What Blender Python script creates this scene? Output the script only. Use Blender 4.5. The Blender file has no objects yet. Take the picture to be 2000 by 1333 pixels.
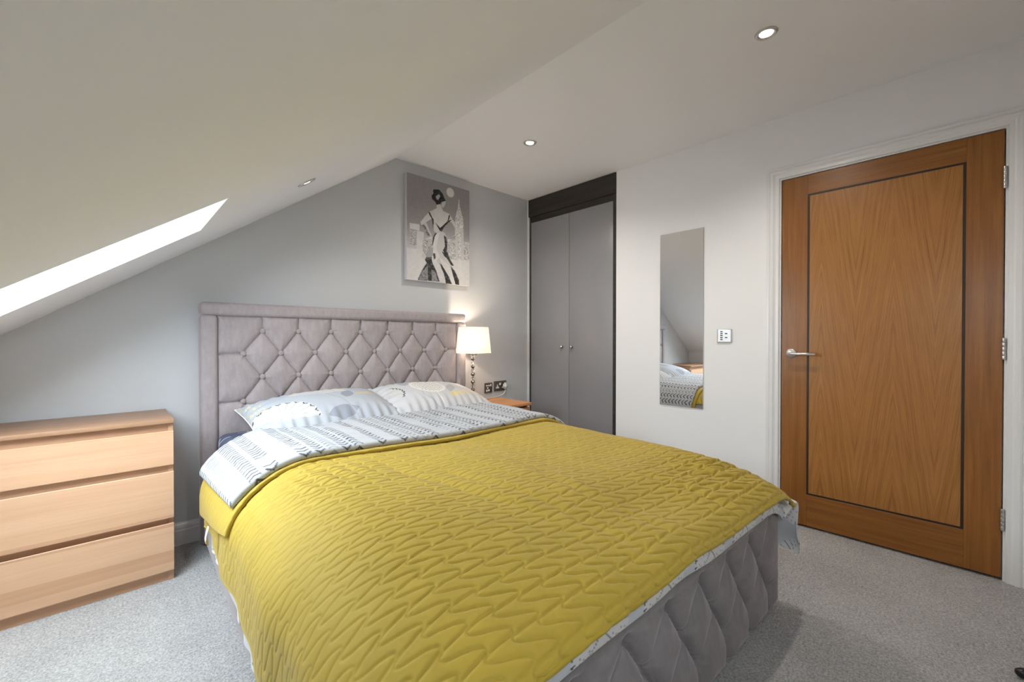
import bpy, bmesh, math, random
import numpy as np
from mathutils import Matrix, Vector

# ------------------------------------------------------------------ camera
sc = bpy.context.scene
COL = sc.collection
CAM = Vector((-2.8845, -2.7501, 1.0709))
YAW, PITCH, ROLL, FPX = 0.7494, -0.0075, 0.00045, 826.3
fw = Vector((math.sin(YAW)*math.cos(PITCH), math.cos(YAW)*math.cos(PITCH), math.sin(PITCH)))
rt = Vector((math.cos(YAW), -math.sin(YAW), 0))
up = rt.cross(fw)
cr, sr = math.cos(ROLL), math.sin(ROLL)
rt, up = cr*rt + sr*up, -sr*rt + cr*up
cd = bpy.data.cameras.new('camera')
cd.sensor_width = 36.0
cd.lens = FPX/2000*36.0
cd.shift_x = 18.77/2000
cd.shift_y = 1.65/2000
cd.clip_start = 0.02
camo = bpy.data.objects.new('camera', cd)
M3 = Matrix((rt, up, -fw)).transposed()
camo.matrix_world = Matrix.Translation(CAM) @ M3.to_4x4()
COL.objects.link(camo)
sc.camera = camo

# ------------------------------------------------------------------ world, exposure
SKY_STRENGTH = 27.0
DOWNLIGHT_W = 28.0
LAMP_W = 4.6
sc.view_settings.view_transform = 'Standard'
sc.view_settings.look = 'None'
sc.view_settings.gamma = 1.0
sc.view_settings.use_curve_mapping = False
sc.view_settings.exposure = 0.56
w = bpy.data.worlds.new('overcast_sky'); sc.world = w; w.use_nodes = True
bg = w.node_tree.nodes['Background']
bg.inputs['Color'].default_value = (0.86, 0.93, 1.0, 1)
bg.inputs['Strength'].default_value = SKY_STRENGTH
try:
    sc.cycles.use_denoising = True
    sc.cycles.max_bounces = 8
    sc.cycles.diffuse_bounces = 5
    sc.cycles.use_adaptive_sampling = True
    sc.cycles.adaptive_threshold = 0.06
    sc.cycles.adaptive_min_samples = 16
    sc.cycles.sample_clamp_indirect = 6.0
    sc.cycles.blur_glossy = 0.5
    sc.cycles.caustics_reflective = False
    sc.cycles.caustics_refractive = False
except Exception:
    pass

# ------------------------------------------------------------------ room numbers
ZC = 2.3664                  # flat ceiling
XS = -1.369                  # ridge between flat and sloped ceiling
SL = 0.694                   # slope: dz per dx
XL = -3.52                   # knee wall
YF = -3.25                    # front wall behind the camera
def zslope(x): return ZC + SL*(x - XS)
SKY_Y0, SKY_Y1 = -1.223, -0.697
SKY_XT, SKY_XB = -2.614, -3.43
FILL_Y0, FILL_Y1 = -3.20, -2.674  # opening of the added fill skylight, out of view
FILL_XB = -3.02
ROOF = 0.13                  # vertical roof build-up

# ------------------------------------------------------------------ helpers
rng = np.random.default_rng(7)
random.seed(4)

def tag(o, label=None, cat=None, group=None, kind=None):
    if label: o['label'] = label
    if cat: o['category'] = cat
    if group: o['group'] = group
    if kind: o['kind'] = kind
    return o

def empty(name, loc=(0, 0, 0), rotz=0.0, rot=None):
    o = bpy.data.objects.new(name, None)
    o.empty_display_size = 0.05
    o.location = loc
    o.rotation_euler = rot if rot else (0, 0, rotz)
    COL.objects.link(o)
    return o

def link(name, me, mat=None, parent=None, loc=None, rot=None):
    o = bpy.data.objects.new(name, me)
    if mat is not None:
        if len(me.materials) == 0: me.materials.append(mat)
    if parent is not None: o.parent = parent
    if loc is not None: o.location = loc
    if rot is not None: o.rotation_euler = rot
    COL.objects.link(o)
    return o

def bm_mesh(bm, name, smooth=False):
    bmesh.ops.recalc_face_normals(bm, faces=bm.faces)
    me = bpy.data.meshes.new(name)
    bm.to_mesh(me); bm.free()
    if smooth:
        me.polygons.foreach_set('use_smooth', [True]*len(me.polygons))
    return me

def add_box(bm, x0, x1, y0, y1, z0, z1):
    vs = [bm.verts.new(p) for p in ((x0,y0,z0),(x1,y0,z0),(x1,y1,z0),(x0,y1,z0),(x0,y0,z1),(x1,y0,z1),(x1,y1,z1),(x0,y1,z1))]
    for f in ((0,3,2,1),(4,5,6,7),(0,1,5,4),(1,2,6,5),(2,3,7,6),(3,0,4,7)):
        bm.faces.new([vs[i] for i in f])
    return vs

def box(name, x0, x1, y0, y1, z0, z1, mat, parent=None, bevel=0.0, seg=2, loc=None, rot=None):
    bm = bmesh.new()
    add_box(bm, x0, x1, y0, y1, z0, z1)
    if bevel > 0:
        bmesh.ops.bevel(bm, geom=bm.edges[:], offset=bevel, segments=seg, affect='EDGES', profile=0.5)
    return link(name, bm_mesh(bm, name, bevel > 0 and seg > 1), mat, parent, loc, rot)

def boxes(name, lst, mat, parent=None):
    bm = bmesh.new()
    for b in lst: add_box(bm, *b)
    return link(name, bm_mesh(bm, name), mat, parent)

def prism_y(bm, poly, y0, y1):
    """polygon of (x,z) extruded along y"""
    a = [bm.verts.new((x, y0, z)) for x, z in poly]
    b = [bm.verts.new((x, y1, z)) for x, z in poly]
    n = len(poly)
    bm.faces.new(a); bm.faces.new(b[::-1])
    for i in range(n):
        bm.faces.new((a[i], b[i], b[(i+1) % n], a[(i+1) % n]))

def lathe_mesh(name, prof, seg=32, smooth=True, cap=True):
    bm = bmesh.new()
    rings = []
    for r, z in prof:
        if r < 1e-6:
            rings.append([bm.verts.new((0, 0, z))])
        else:
            rings.append([bm.verts.new((r*math.cos(2*math.pi*k/seg), r*math.sin(2*math.pi*k/seg), z)) for k in range(seg)])
    for a, b in zip(rings[:-1], rings[1:]):
        for k in range(seg):
            k2 = (k+1) % seg
            if len(a) == 1 and len(b) == 1: continue
            if len(a) == 1: bm.faces.new((a[0], b[k], b[k2]))
            elif len(b) == 1: bm.faces.new((a[k], a[k2], b[0]))
            else: bm.faces.new((a[k], a[k2], b[k2], b[k]))
    if cap:
        for ring in (rings[0], rings[-1]):
            if len(ring) > 1: bm.faces.new(ring)
    return bm_mesh(bm, name, smooth)

def lathe(name, prof, mat, parent=None, seg=32, loc=None, rot=None, smooth=True, cap=True):
    return link(name, lathe_mesh(name, prof, seg, smooth, cap), mat, parent, loc, rot)

def tube(name, pts, rad, mat, parent=None, seg=8, flat=None):
    pts = [Vector(p) for p in pts]
    bm = bmesh.new(); rings = []
    n = len(pts)
    prev = None
    for i, p in enumerate(pts):
        t = (pts[min(i+1, n-1)] - pts[max(i-1, 0)]).normalized()
        ref = Vector((0, 0, 1)) if abs(t.z) < 0.9 else Vector((1, 0, 0))
        u = t.cross(ref).normalized()
        if prev is not None:
            u = (prev - t*prev.dot(t)).normalized()
        prev = u
        v = t.cross(u)
        r = rad[i] if isinstance(rad, (list, tuple)) else rad
        ring = []
        for k in range(seg):
            a = 2*math.pi*k/seg
            ring.append(bm.verts.new(p + u*(r*math.cos(a)) + v*(r*math.sin(a)*(flat or 1))))
        rings.append(ring)
    for a, b in zip(rings[:-1], rings[1:]):
        for k in range(seg):
            bm.faces.new((a[k], a[(k+1) % seg], b[(k+1) % seg], b[k]))
    bm.faces.new(rings[0]); bm.faces.new(rings[-1])
    return link(name, bm_mesh(bm, name, True), mat, parent)

def grid_mesh(name, P, colors=None, wrap_j=False, smooth=True):
    """P: (n,m,3) array of points -> mesh"""
    n, m, _ = P.shape
    idx = np.arange(n*m, dtype=np.int32).reshape(n, m)
    if wrap_j:
        idx2 = np.concatenate([idx, idx[:, :1]], axis=1)
    else:
        idx2 = idx
    a = idx2[:-1, :-1].ravel(); b = idx2[1:, :-1].ravel(); c = idx2[1:, 1:].ravel(); d = idx2[:-1, 1:].ravel()
    f = np.stack([a, b, c, d], axis=1)
    me = bpy.data.meshes.new(name)
    me.vertices.add(n*m)
    me.vertices.foreach_set('co', np.ascontiguousarray(P, dtype=np.float32).ravel())
    nf = len(f)
    me.loops.add(nf*4)
    me.loops.foreach_set('vertex_index', f.astype(np.int32).ravel())
    me.polygons.add(nf)
    me.polygons.foreach_set('loop_start', np.arange(0, nf*4, 4, dtype=np.int32))
    me.polygons.foreach_set('loop_total', np.full(nf, 4, dtype=np.int32))
    if smooth:
        me.polygons.foreach_set('use_smooth', np.ones(nf, dtype=bool))
    me.update(calc_edges=True)
    if colors is not None:
        at = me.color_attributes.new('print', 'FLOAT_COLOR', 'POINT')
        c4 = np.ones((n*m, 4), dtype=np.float32)
        c4[:, :3] = colors.reshape(-1, 3)
        at.data.foreach_set('color', c4.ravel())
    return me

def normals_of(P):
    du = np.gradient(P, axis=0); dv = np.gradient(P, axis=1)
    n = np.cross(du, dv)
    return n/np.maximum(np.linalg.norm(n, axis=2, keepdims=True), 1e-9)

_perm = np.random.default_rng(11).random((256, 256)).astype(np.float64)
def vnoise(x, y, seed=0):
    xi = np.floor(x).astype(int); yi = np.floor(y).astype(int)
    fx = x - xi; fy = y - yi
    fx = fx*fx*(3-2*fx); fy = fy*fy*(3-2*fy)
    def h(a, b): return _perm[(a + seed*37) & 255, (b + seed*91) & 255]
    return (h(xi, yi)*(1-fx) + h(xi+1, yi)*fx)*(1-fy) + (h(xi, yi+1)*(1-fx) + h(xi+1, yi+1)*fx)*fy
def fbm(x, y, seed=0, octv=3):
    r = 0; a = 1; tot = 0
    for o in range(octv):
        r = r + a*vnoise(x*2**o, y*2**o, seed+o); tot += a; a *= 0.5
    return r/tot
def sstep(a, b, x):
    t = np.clip((x-a)/(b-a), 0, 1); return t*t*(3-2*t)
def srgb(r, g, b):
    def f(c):
        c = c/255.0
        return c/12.92 if c <= 0.04045 else ((c+0.055)/1.055)**2.4
    return (f(r), f(g), f(b))

# ------------------------------------------------------------------ materials
class NT:
    def __init__(self, name):
        self.m = bpy.data.materials.new(name); self.m.use_nodes = True
        self.t = self.m.node_tree; self.n = self.t.nodes; self.l = self.t.links
        self.b = self.n['Principled BSDF']
    def node(self, typ, **kw):
        n = self.n.new(typ)
        for k, v in kw.items():
            if k in n.inputs: n.inputs[k].default_value = v
            else: setattr(n, k, v)
        return n
    def con(self, a, b): self.l.new(a, b)
    def coord(self, which='Object', scale=(1, 1, 1), rot=(0, 0, 0)):
        tc = self.n.new('ShaderNodeTexCoord'); mp = self.n.new('ShaderNodeMapping')
        mp.inputs['Scale'].default_value = scale; mp.inputs['Rotation'].default_value = rot
        self.con(tc.outputs[which], mp.inputs['Vector']); return mp.outputs['Vector']
    def noise(self, vec, scale, detail=3, rough=0.5, dist=0.0):
        n = self.node('ShaderNodeTexNoise'); n.inputs['Scale'].default_value = scale
        n.inputs['Detail'].default_value = detail; n.inputs['Roughness'].default_value = rough
        n.inputs['Distortion'].default_value = dist
        if vec is not None: self.con(vec, n.inputs['Vector'])
        return n.outputs['Fac']
    def ramp(self, fac, stops, interp='LINEAR'):
        r = self.n.new('ShaderNodeValToRGB'); r.color_ramp.interpolation = interp
        els = r.color_ramp.elements
        while len(els) < len(stops): els.new(0.5)
        for e, (p, c) in zip(els, stops):
            e.position = p; e.color = (*c, 1)
        self.con(fac, r.inputs['Fac']); return r.outputs['Color']
    def math(self, op, a, b=None, c=None):
        n = self.n.new('ShaderNodeMath'); n.operation = op
        for i, v in enumerate((a, b, c)):
            if v is None: continue
            if isinstance(v, (int, float)): n.inputs[i].default_value = v
            else: self.con(v, n.inputs[i])
        return n.outputs[0]
    def mix(self, fac, a, b, mode='MIX'):
        n = self.n.new('ShaderNodeMix'); n.data_type = 'RGBA'; n.blend_type = mode
        for s, v in ((n.inputs[0], fac), (n.inputs[6], a), (n.inputs[7], b)):
            if isinstance(v, (int, float)): s.default_value = v
            elif isinstance(v, tuple): s.default_value = (*v, 1)
            else: self.con(v, s)
        return n.outputs[2]
    def bump(self, h, strength=0.2, dist=0.01):
        n = self.n.new('ShaderNodeBump'); n.inputs['Strength'].default_value = strength
        n.inputs['Distance'].default_value = dist
        self.con(h, n.inputs['Height']); self.con(n.outputs['Normal'], self.b.inputs['Normal'])
    def set(self, **kw):
        for k, v in kw.items():
            k = k.replace('_', ' ')
            s = self.b.inputs[k]
            if isinstance(v, tuple) and len(v) == 3: s.default_value = (*v, 1)
            elif isinstance(v, (int, float, tuple)): s.default_value = v
            else: self.con(v, s)
        return self

def plain(name, col, rough=0.5, metal=0.0, **kw):
    t = NT(name)
    v = t.noise(t.coord('Object'), 40, 2)
    c = t.ramp(v, [(0.3, tuple(x*0.97 for x in col)), (0.7, col)])
    t.set(Base_Color=c, Roughness=rough, Metallic=metal, **kw)
    return t.m

def paint(name, col, rough=0.6, bump=0.04):
    t = NT(name)
    v = t.noise(t.coord('Object'), 1.2, 3)
    c = t.ramp(v, [(0.25, tuple(x*0.975 for x in col)), (0.75, col)])
    t.set(Base_Color=c, Roughness=rough)
    t.bump(t.noise(t.coord('Object'), 130, 2), bump, 0.002)
    return t.m

MAT = {}
MAT['white_wall'] = paint('white_wall_paint', (0.85, 0.85, 0.855), 0.55)
MAT['ceiling'] = paint('ceiling_paint', (0.86, 0.865, 0.885), 0.7)
MAT['grey_wall'] = paint('grey_wall_paint', (0.585, 0.595, 0.61), 0.40)
MAT['gloss'] = paint('white_gloss_wood', (0.80, 0.80, 0.80), 0.3, 0.01)
MAT['chrome'] = plain('brushed_chrome', (0.62, 0.61, 0.60), 0.28, 1.0)
MAT['dark_chrome'] = plain('dark_mirror_chrome', (0.30, 0.28, 0.26), 0.10, 1.0)
MAT['satin'] = plain('satin_steel', (0.70, 0.69, 0.68), 0.32, 1.0)
MAT['black'] = plain('black_rubber', (0.012, 0.011, 0.011), 0.35)
MAT['dark_gap'] = plain('dark_gap', (0.012, 0.009, 0.007), 0.8)
MAT['white_plastic'] = plain('white_plastic', (0.80, 0.79, 0.76), 0.35)
MAT['gunmetal'] = plain('gunmetal_plate', (0.16, 0.145, 0.135), 0.38, 0.8)

def wood(name, c_dark, c_mid, c_light, axis='x', rough=0.4, staves=0.0, fine=1.0, contrast=1.0):
    """long grain along the given axis (object space)"""
    t = NT(name)
    L, S = 1.1, 26.0
    sc_ = {'x': (L, S, S), 'y': (S, L, S), 'z': (S, S, L)}[axis]
    vec = t.coord('Object', sc_)
    g1 = t.noise(vec, 1.0*fine, 5, 0.62, 0.6)
    vec2 = t.coord('Object', tuple(s*(6 if s == S else 2.0) for s in sc_))
    g2 = t.noise(vec2, 1.0, 3, 0.6)
    c = t.ramp(g1, [(0.5-0.24/contrast, c_dark), (0.5, c_mid), (0.5+0.22/contrast, c_light)])
    c = t.mix(0.22, c, t.ramp(g2, [(0.35, c_dark), (0.65, c_light)]))
    if staves:
        tc = t.n.new('ShaderNodeTexCoord'); sp = t.n.new('ShaderNodeSeparateXYZ'); t.con(tc.outputs['Object'], sp.inputs[0])
        f = t.math('FLOOR', t.math('DIVIDE', t.math('ADD', sp.outputs['Z'], t.math('MULTIPLY', sp.outputs['X'], 0.012)), staves))
        wn = t.n.new('ShaderNodeTexWhiteNoise'); wn.noise_dimensions = '1D'; t.con(f, wn.inputs['W'])
        c = t.mix(0.55, c, t.ramp(wn.outputs['Value'], [(0.0, c_dark), (0.4, c_mid), (1.0, c_light)]))
    t.set(Base_Color=c, Roughness=rough)
    t.bump(g2, 0.05, 0.002)
    return t.m

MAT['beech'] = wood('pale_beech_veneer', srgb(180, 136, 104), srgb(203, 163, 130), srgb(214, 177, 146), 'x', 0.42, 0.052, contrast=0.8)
MAT['beech_shaded'] = wood('beech_top_shaded', srgb(138, 104, 78), srgb(158, 122, 94), srgb(170, 134, 106), 'x', 0.42, contrast=0.8)  # same beech, darkened in colour so the chest top looks less lit
MAT['bedside_wood'] = wood('warm_oak_veneer', srgb(160, 108, 66), srgb(190, 136, 88), srgb(206, 154, 106), 'x', 0.4)
MAT['wenge'] = wood('dark_wenge', srgb(30, 26, 24), srgb(46, 41, 38), srgb(60, 54, 50), 'y', 0.5)
MAT['oak_v'] = wood('oak_stile', srgb(116, 70, 24), srgb(140, 88, 34), srgb(158, 104, 46), 'z', 0.33, fine=1.6)
MAT['oak_h'] = wood('oak_rail', srgb(116, 70, 24), srgb(140, 88, 34), srgb(158, 104, 46), 'y', 0.33, fine=1.6)
MAT['inlay'] = plain('walnut_inlay', (0.020, 0.010, 0.005), 0.45)

def oak_panel():
    t = NT('oak_bookmatched_veneer')
    tc = t.n.new('ShaderNodeTexCoord'); sp = t.n.new('ShaderNodeSeparateXYZ'); t.con(tc.outputs['Object'], sp.inputs[0])
    y, z = sp.outputs['Y'], sp.outputs['Z']
    # mirrored leaves 0.15 m wide: triangle wave of y
    tri = t.math('PINGPONG', t.math('ADD', y, 0.024), 0.1475)
    wob = t.noise(t.coord('Object', (1, 3, 1.2)), 2.0, 2)
    q = t.math('ADD', tri, t.math('MULTIPLY', z, -0.115))
    q = t.math('ADD', q, t.math('MULTIPLY', wob, 0.022))
    def grain(kq, kz, det, rough):
        cmb = t.n.new('ShaderNodeCombineXYZ')
        t.con(t.math('MULTIPLY', q, kq), cmb.inputs[0]); t.con(t.math('MULTIPLY', z, kz), cmb.inputs[1])
        return t.noise(cmb.outputs[0], 1.0, det, rough)
    g1 = grain(85, 0.6, 4, 0.55); g2 = grain(260, 5.0, 3, 0.6)
    c = t.ramp(g1, [(0.28, srgb(134, 85, 33)), (0.5, srgb(158, 105, 47)), (0.72, srgb(172, 119, 58))])
    c = t.mix(0.35, c, t.ramp(g2, [(0.35, srgb(118, 72, 26)), (0.62, srgb(178, 126, 63))]))
    t.set(Base_Color=c, Roughness=0.34)
    t.bump(g2, 0.05, 0.002)
    return t.m
MAT['oak_panel'] = oak_panel()

def wardrobe_mat():
    t = NT('grey_lacquer')
    v = t.noise(t.coord('Object'), 1.5, 2)
    t.set(Base_Color=t.ramp(v, [(0.3, (0.255, 0.253, 0.265)), (0.7, (0.28, 0.276, 0.288))]), Roughness=0.30)
    t.b.inputs['Specular IOR Level'].default_value = 0.6
    return t.m
MAT['wardrobe'] = wardrobe_mat()

def velvet(name, a, b):
    t = NT(name)
    n1 = t.noise(t.coord('Object'), 6, 4, 0.6)
    n2 = t.noise(t.coord('Object', (1, 1, 0.35)), 55, 3, 0.65)
    c = t.ramp(n1, [(0.3, a), (0.7, b)])
    c = t.mix(0.35, c, t.ramp(n2, [(0.3, tuple(x*0.8 for x in a)), (0.72, tuple(min(1, x*1.15) for x in b))]))
    t.set(Base_Color=c, Roughness=0.75)
    t.b.inputs['Sheen Weight'].default_value = 0.35
    t.b.inputs['Sheen Roughness'].default_value = 0.4
    t.b.inputs['Sheen Tint'].default_value = (0.95, 0.9, 0.93, 1)
    t.bump(t.noise(t.coord('Object'), 420, 2), 0.08, 0.002)
    return t.m
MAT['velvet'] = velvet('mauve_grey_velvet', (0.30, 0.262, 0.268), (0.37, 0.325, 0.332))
MAT['velvet_shaded'] = velvet('mauve_grey_velvet_shaded', (0.205, 0.184, 0.187), (0.255, 0.230, 0.233))  # same velvet as the headboard, with the dim foot's shade put into the colour

def fabric(name, col, rough=0.85, weave=900, bump=0.12, wr=0.0):
    t = NT(name)
    n1 = t.noise(t.coord('Object'), 9, 3)
    c = t.ramp(n1, [(0.3, tuple(x*0.93 for x in col)), (0.7, col)])
    t.set(Base_Color=c, Roughness=rough)
    t.b.inputs['Sheen Weight'].default_value = 0.12
    h = t.noise(t.coord('Object'), weave, 2)
    t.bump(h, bump, 0.001)
    return t.m
MAT['quilt'] = fabric('mustard_quilt_cotton', (0.41, 0.290, 0.025), 0.75)
MAT['quilt_edge'] = fabric('mustard_binding', (0.37, 0.262, 0.016), 0.75)
MAT['tag'] = fabric('white_ribbon', (0.8, 0.8, 0.8))

def printed(name, rough=0.85, weave=700):
    t = NT(name)
    a = t.n.new('ShaderNodeVertexColor'); a.layer_name = 'print'
    t.set(Base_Color=a.outputs['Color'], Roughness=rough)
    t.bump(t.noise(t.coord('Object'), weave, 2), 0.10, 0.001)
    return t.m
MAT['printed'] = printed('printed_cotton')
MAT['canvas_print'] = printed('printed_canvas', 0.8, 1500)

def carpet():
    t = NT('grey_twist_carpet')
    co = t.coord('Object')
    fine = t.noise(co, 135, 5, 0.72)
    mid = t.noise(co, 40, 3, 0.6)
    big = t.noise(co, 2.6, 3, 0.55, 0.4)
    c = t.ramp(fine, [(0.39, (0.17, 0.168, 0.168)), (0.5, (0.52, 0.512, 0.51)), (0.61, (0.86, 0.85, 0.845))])
    c = t.mix(0.35, c, t.ramp(mid, [(0.35, (0.33, 0.325, 0.323)), (0.65, (0.70, 0.69, 0.686))]))
    c = t.mix(0.22, c, t.ramp(big, [(0.4, (0.38, 0.373, 0.371)), (0.6, (0.70, 0.69, 0.686))]))
    t.set(Base_Color=c, Roughness=0.95)
    t.b.inputs['Sheen Weight'].default_value = 0.2
    t.bump(fine, 1.0, 0.010)
    return t.m
MAT['carpet'] = carpet()

def glass(name, col=(1, 1, 1), rough=0.0):
    t = NT(name)
    t.set(Base_Color=col, Roughness=rough); t.b.inputs['Transmission Weight'].default_value = 1.0
    t.b.inputs['IOR'].default_value = 1.45
    return t.m
MAT['crystal'] = glass('clear_crystal')
def pane_mat():
    t = NT('window_pane_glass')
    tr = t.n.new('ShaderNodeBsdfTransparent'); tr.inputs[0].default_value = (0.95, 0.97, 0.97, 1)
    gl = t.n.new('ShaderNodeBsdfGlossy'); gl.inputs['Roughness'].default_value = 0.02
    mx = t.n.new('ShaderNodeMixShader'); mx.inputs[0].default_value = 0.06
    t.con(tr.outputs[0], mx.inputs[1]); t.con(gl.outputs[0], mx.inputs[2])
    t.con(mx.outputs[0], t.n['Material Output'].inputs['Surface'])
    return t.m
MAT['pane'] = pane_mat()
def emis(name, col, s):
    t = NT(name)
    t.set(Base_Color=(0.8, 0.8, 0.8)); t.b.inputs['Emission Color'].default_value = (*col, 1); t.b.inputs['Emission Strength'].default_value = s
    return t.m
MAT['led'] = emis('led_diffuser', (1, 0.97, 0.92), 9.0)
def mirror_mat():
    t = NT('mirror_silver'); t.set(Base_Color=(0.90, 0.91, 0.91), Roughness=0.0, Metallic=1.0); return t.m
MAT['mirror'] = mirror_mat()
def shade_mat():
    t = NT('white_lamp_shade')
    d = t.n.new('ShaderNodeBsdfDiffuse'); d.inputs[0].default_value = (0.86, 0.83, 0.80, 1)
    tr = t.n.new('ShaderNodeBsdfTranslucent'); tr.inputs[0].default_value = (0.95, 0.89, 0.82, 1)
    mx = t.n.new('ShaderNodeMixShader'); mx.inputs[0].default_value = 0.45
    t.con(d.outputs[0], mx.inputs[1]); t.con(tr.outputs[0], mx.inputs[2])
    t.con(mx.outputs[0], t.n['Material Output'].inputs['Surface'])
    return t.m
MAT['shade'] = shade_mat()

# ------------------------------------------------------------------ things whose parts are built in room coordinates
_link0 = link
_INV = {}
def link(name, me, mat=None, parent=None, loc=None, rot=None):
    o = _link0(name, me, mat, parent, loc, rot)
    if parent is not None:
        p = parent
        while p is not None and p.name not in _INV: p = p.parent
        if parent.name in _INV:
            o.matrix_parent_inverse = _INV[parent.name]
    return o
def wthing(name, loc):
    o = empty(name, loc); _INV[o.name] = Matrix.Translation(Vector(loc)).inverted()
    return o

# ------------------------------------------------------------------ setting
floor = box('floor', XL-0.1, 0.7, YF-0.1, 0.1, -0.1, 0.0, MAT['carpet'])
tag(floor, 'grey twist pile carpet covering the bedroom floor', 'carpet', kind='structure')

bm = bmesh.new()
prism_y(bm, [(XL-0.1, -0.1), (0.7, -0.1), (0.7, 2.6), (XS, 2.6), (XL-0.1, zslope(XL-0.1)+0.1)], 0.0, 0.1)
o = link('wall_back', bm_mesh(bm, 'wall_back'), MAT['grey_wall'])
tag(o, 'grey painted gable wall behind the bed', 'wall', kind='structure')
bm = bmesh.new()
prism_y(bm, [(XL-0.1, -0.1), (0.7, -0.1), (0.7, 2.6), (XS, 2.6), (XL-0.1, zslope(XL-0.1)+0.1)], YF-0.1, YF)
o = link('wall_front', bm_mesh(bm, 'wall_front'), MAT['white_wall'])
tag(o, 'white painted wall facing the bed foot', 'wall', kind='structure')
o = box('wall_left', XL-0.1, XL, YF, 0.0, -0.05, zslope(XL)+0.05, MAT['white_wall'])
tag(o, 'low white knee wall under the sloped ceiling', 'wall', kind='structure')

DL, DR = -2.0499, -2.8879          # door leaf edges (y)
DT, DB = 1.993, 0.012
LI = 0.004                          # gap leaf to lining
LW = 0.028                          # lining thickness
WR = -0.946                         # wardrobe right edge
o = boxes('wall_right', [
    (0.0, 0.12, DL+LI+LW, WR, -0.05, ZC+0.05),
    (0.0, 0.12, DR-LI-LW, DL+LI+LW, DT+LI+LW, ZC+0.05),
    (0.0, 0.12, YF, DR-LI-LW, -0.05, ZC+0.05),
    (0.60, 0.70, WR-0.05, 0.0, -0.05, ZC+0.05),
    (0.12, 0.60, WR-0.06, WR, -0.05, ZC+0.05)], MAT['white_wall'])
tag(o, 'white painted wall with the oak door and the long mirror', 'wall', kind='structure')

o = box('ceiling', XS, 0.7, YF-0.1, 0.1, ZC, ZC+0.12, MAT['ceiling'])
tag(o, 'flat white ceiling over the bed with two recessed lights', 'ceiling', kind='structure')

# sloped ceiling with the skylight opening: level head, plumb sill
XO = SKY_XT - ROOF/SL
bm = bmesh.new()
full = [(XS, ZC), (XL-0.12, zslope(XL-0.12)), (XL-0.12, zslope(XL-0.12)+ROOF), (XS, ZC+ROOF)]
prism_y(bm, full, YF-0.1, FILL_Y0)
prism_y(bm, full, FILL_Y1, SKY_Y0)
prism_y(bm, full, SKY_Y1, 0.1)
for ya, yb, xb_ in ((SKY_Y0, SKY_Y1, SKY_XB), (FILL_Y0, FILL_Y1, FILL_XB)):
    prism_y(bm, [(XS, ZC), (SKY_XT, zslope(SKY_XT)), (XO, zslope(SKY_XT)), (XS, ZC+ROOF)], ya, yb)
    prism_y(bm, [(xb_, zslope(xb_)), (XL-0.12, zslope(XL-0.12)), (XL-0.12, zslope(XL-0.12)+ROOF), (xb_, zslope(xb_)+ROOF)], ya, yb)
o = link('ceiling', bm_mesh(bm, 'ceiling_slope'), MAT['ceiling'])
tag(o, 'white sloped ceiling with the skylight opening', 'ceiling', kind='structure')

# skylights, one real and one added for fill light: frame, sash and pane in the outer roof plane, and a portal that guides sky sampling
def skylight(name, ya, yb, SKY_XB, label):
    win = wthing(name, ((XO+SKY_XB)/2, (ya+yb)/2, zslope((XO+SKY_XB)/2)+ROOF))
    tag(win, label, 'window', kind='structure')
    def roofbar(nm, xa, xb, y0, y1, n0, n1, mat):
        bm = bmesh.new()
        vs = []
        for n in (n0, n1):
            for x, y in ((xa, y0), (xb, y0), (xb, y1), (xa, y1)):
                vs.append(bm.verts.new((x - n*0.57, y, zslope(x)+ROOF + n*0.82)))
        for f in ((0,3,2,1),(4,5,6,7),(0,1,5,4),(1,2,6,5),(2,3,7,6),(3,0,4,7)):
            bm.faces.new([vs[i] for i in f])
        return link(nm, bm_mesh(bm, nm), mat, win)
    fr = 0.035
    roofbar('sash_rail', XO+0.03, XO-fr, ya-0.04, yb+0.04, 0.0, 0.05, MAT['gloss'])
    roofbar('sash_rail', SKY_XB+fr, SKY_XB-0.05, ya-0.04, yb+0.04, 0.0, 0.05, MAT['gloss'])
    roofbar('sash_stile', XO-fr, SKY_XB+fr, ya-0.04, ya+fr, 0.0, 0.05, MAT['gloss'])
    roofbar('sash_stile', XO-fr, SKY_XB+fr, yb-fr, yb+0.04, 0.0, 0.05, MAT['gloss'])
    roofbar('pane', XO-fr+0.01, SKY_XB+fr-0.01, ya+fr-0.01, yb-fr+0.01, 0.02, 0.026, MAT['pane'])
    pl = bpy.data.lights.new('skylight_portal', 'AREA'); pl.shape = 'RECTANGLE'
    pl.size = (XO-SKY_XB)*1.217; pl.size_y = yb-ya
    pl.cycles.is_portal = True
    po = bpy.data.objects.new('skylight_portal', pl); COL.objects.link(po)
    cx = (XO+SKY_XB)/2
    po.location = (cx+0.57*0.03, (ya+yb)/2, zslope(cx)+ROOF-0.82*0.03)
    po.rotation_euler = (0, -math.atan(SL), 0)
skylight('window_1', SKY_Y0, SKY_Y1, SKY_XB, 'skylight in the sloped ceiling above the chest of drawers')

skylight('fill_skylight', FILL_Y0, FILL_Y1, FILL_XB, 'small added skylight out of view near the front wall, for fill light')  # unseen skylight added to bring fill light, not a known window

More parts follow.
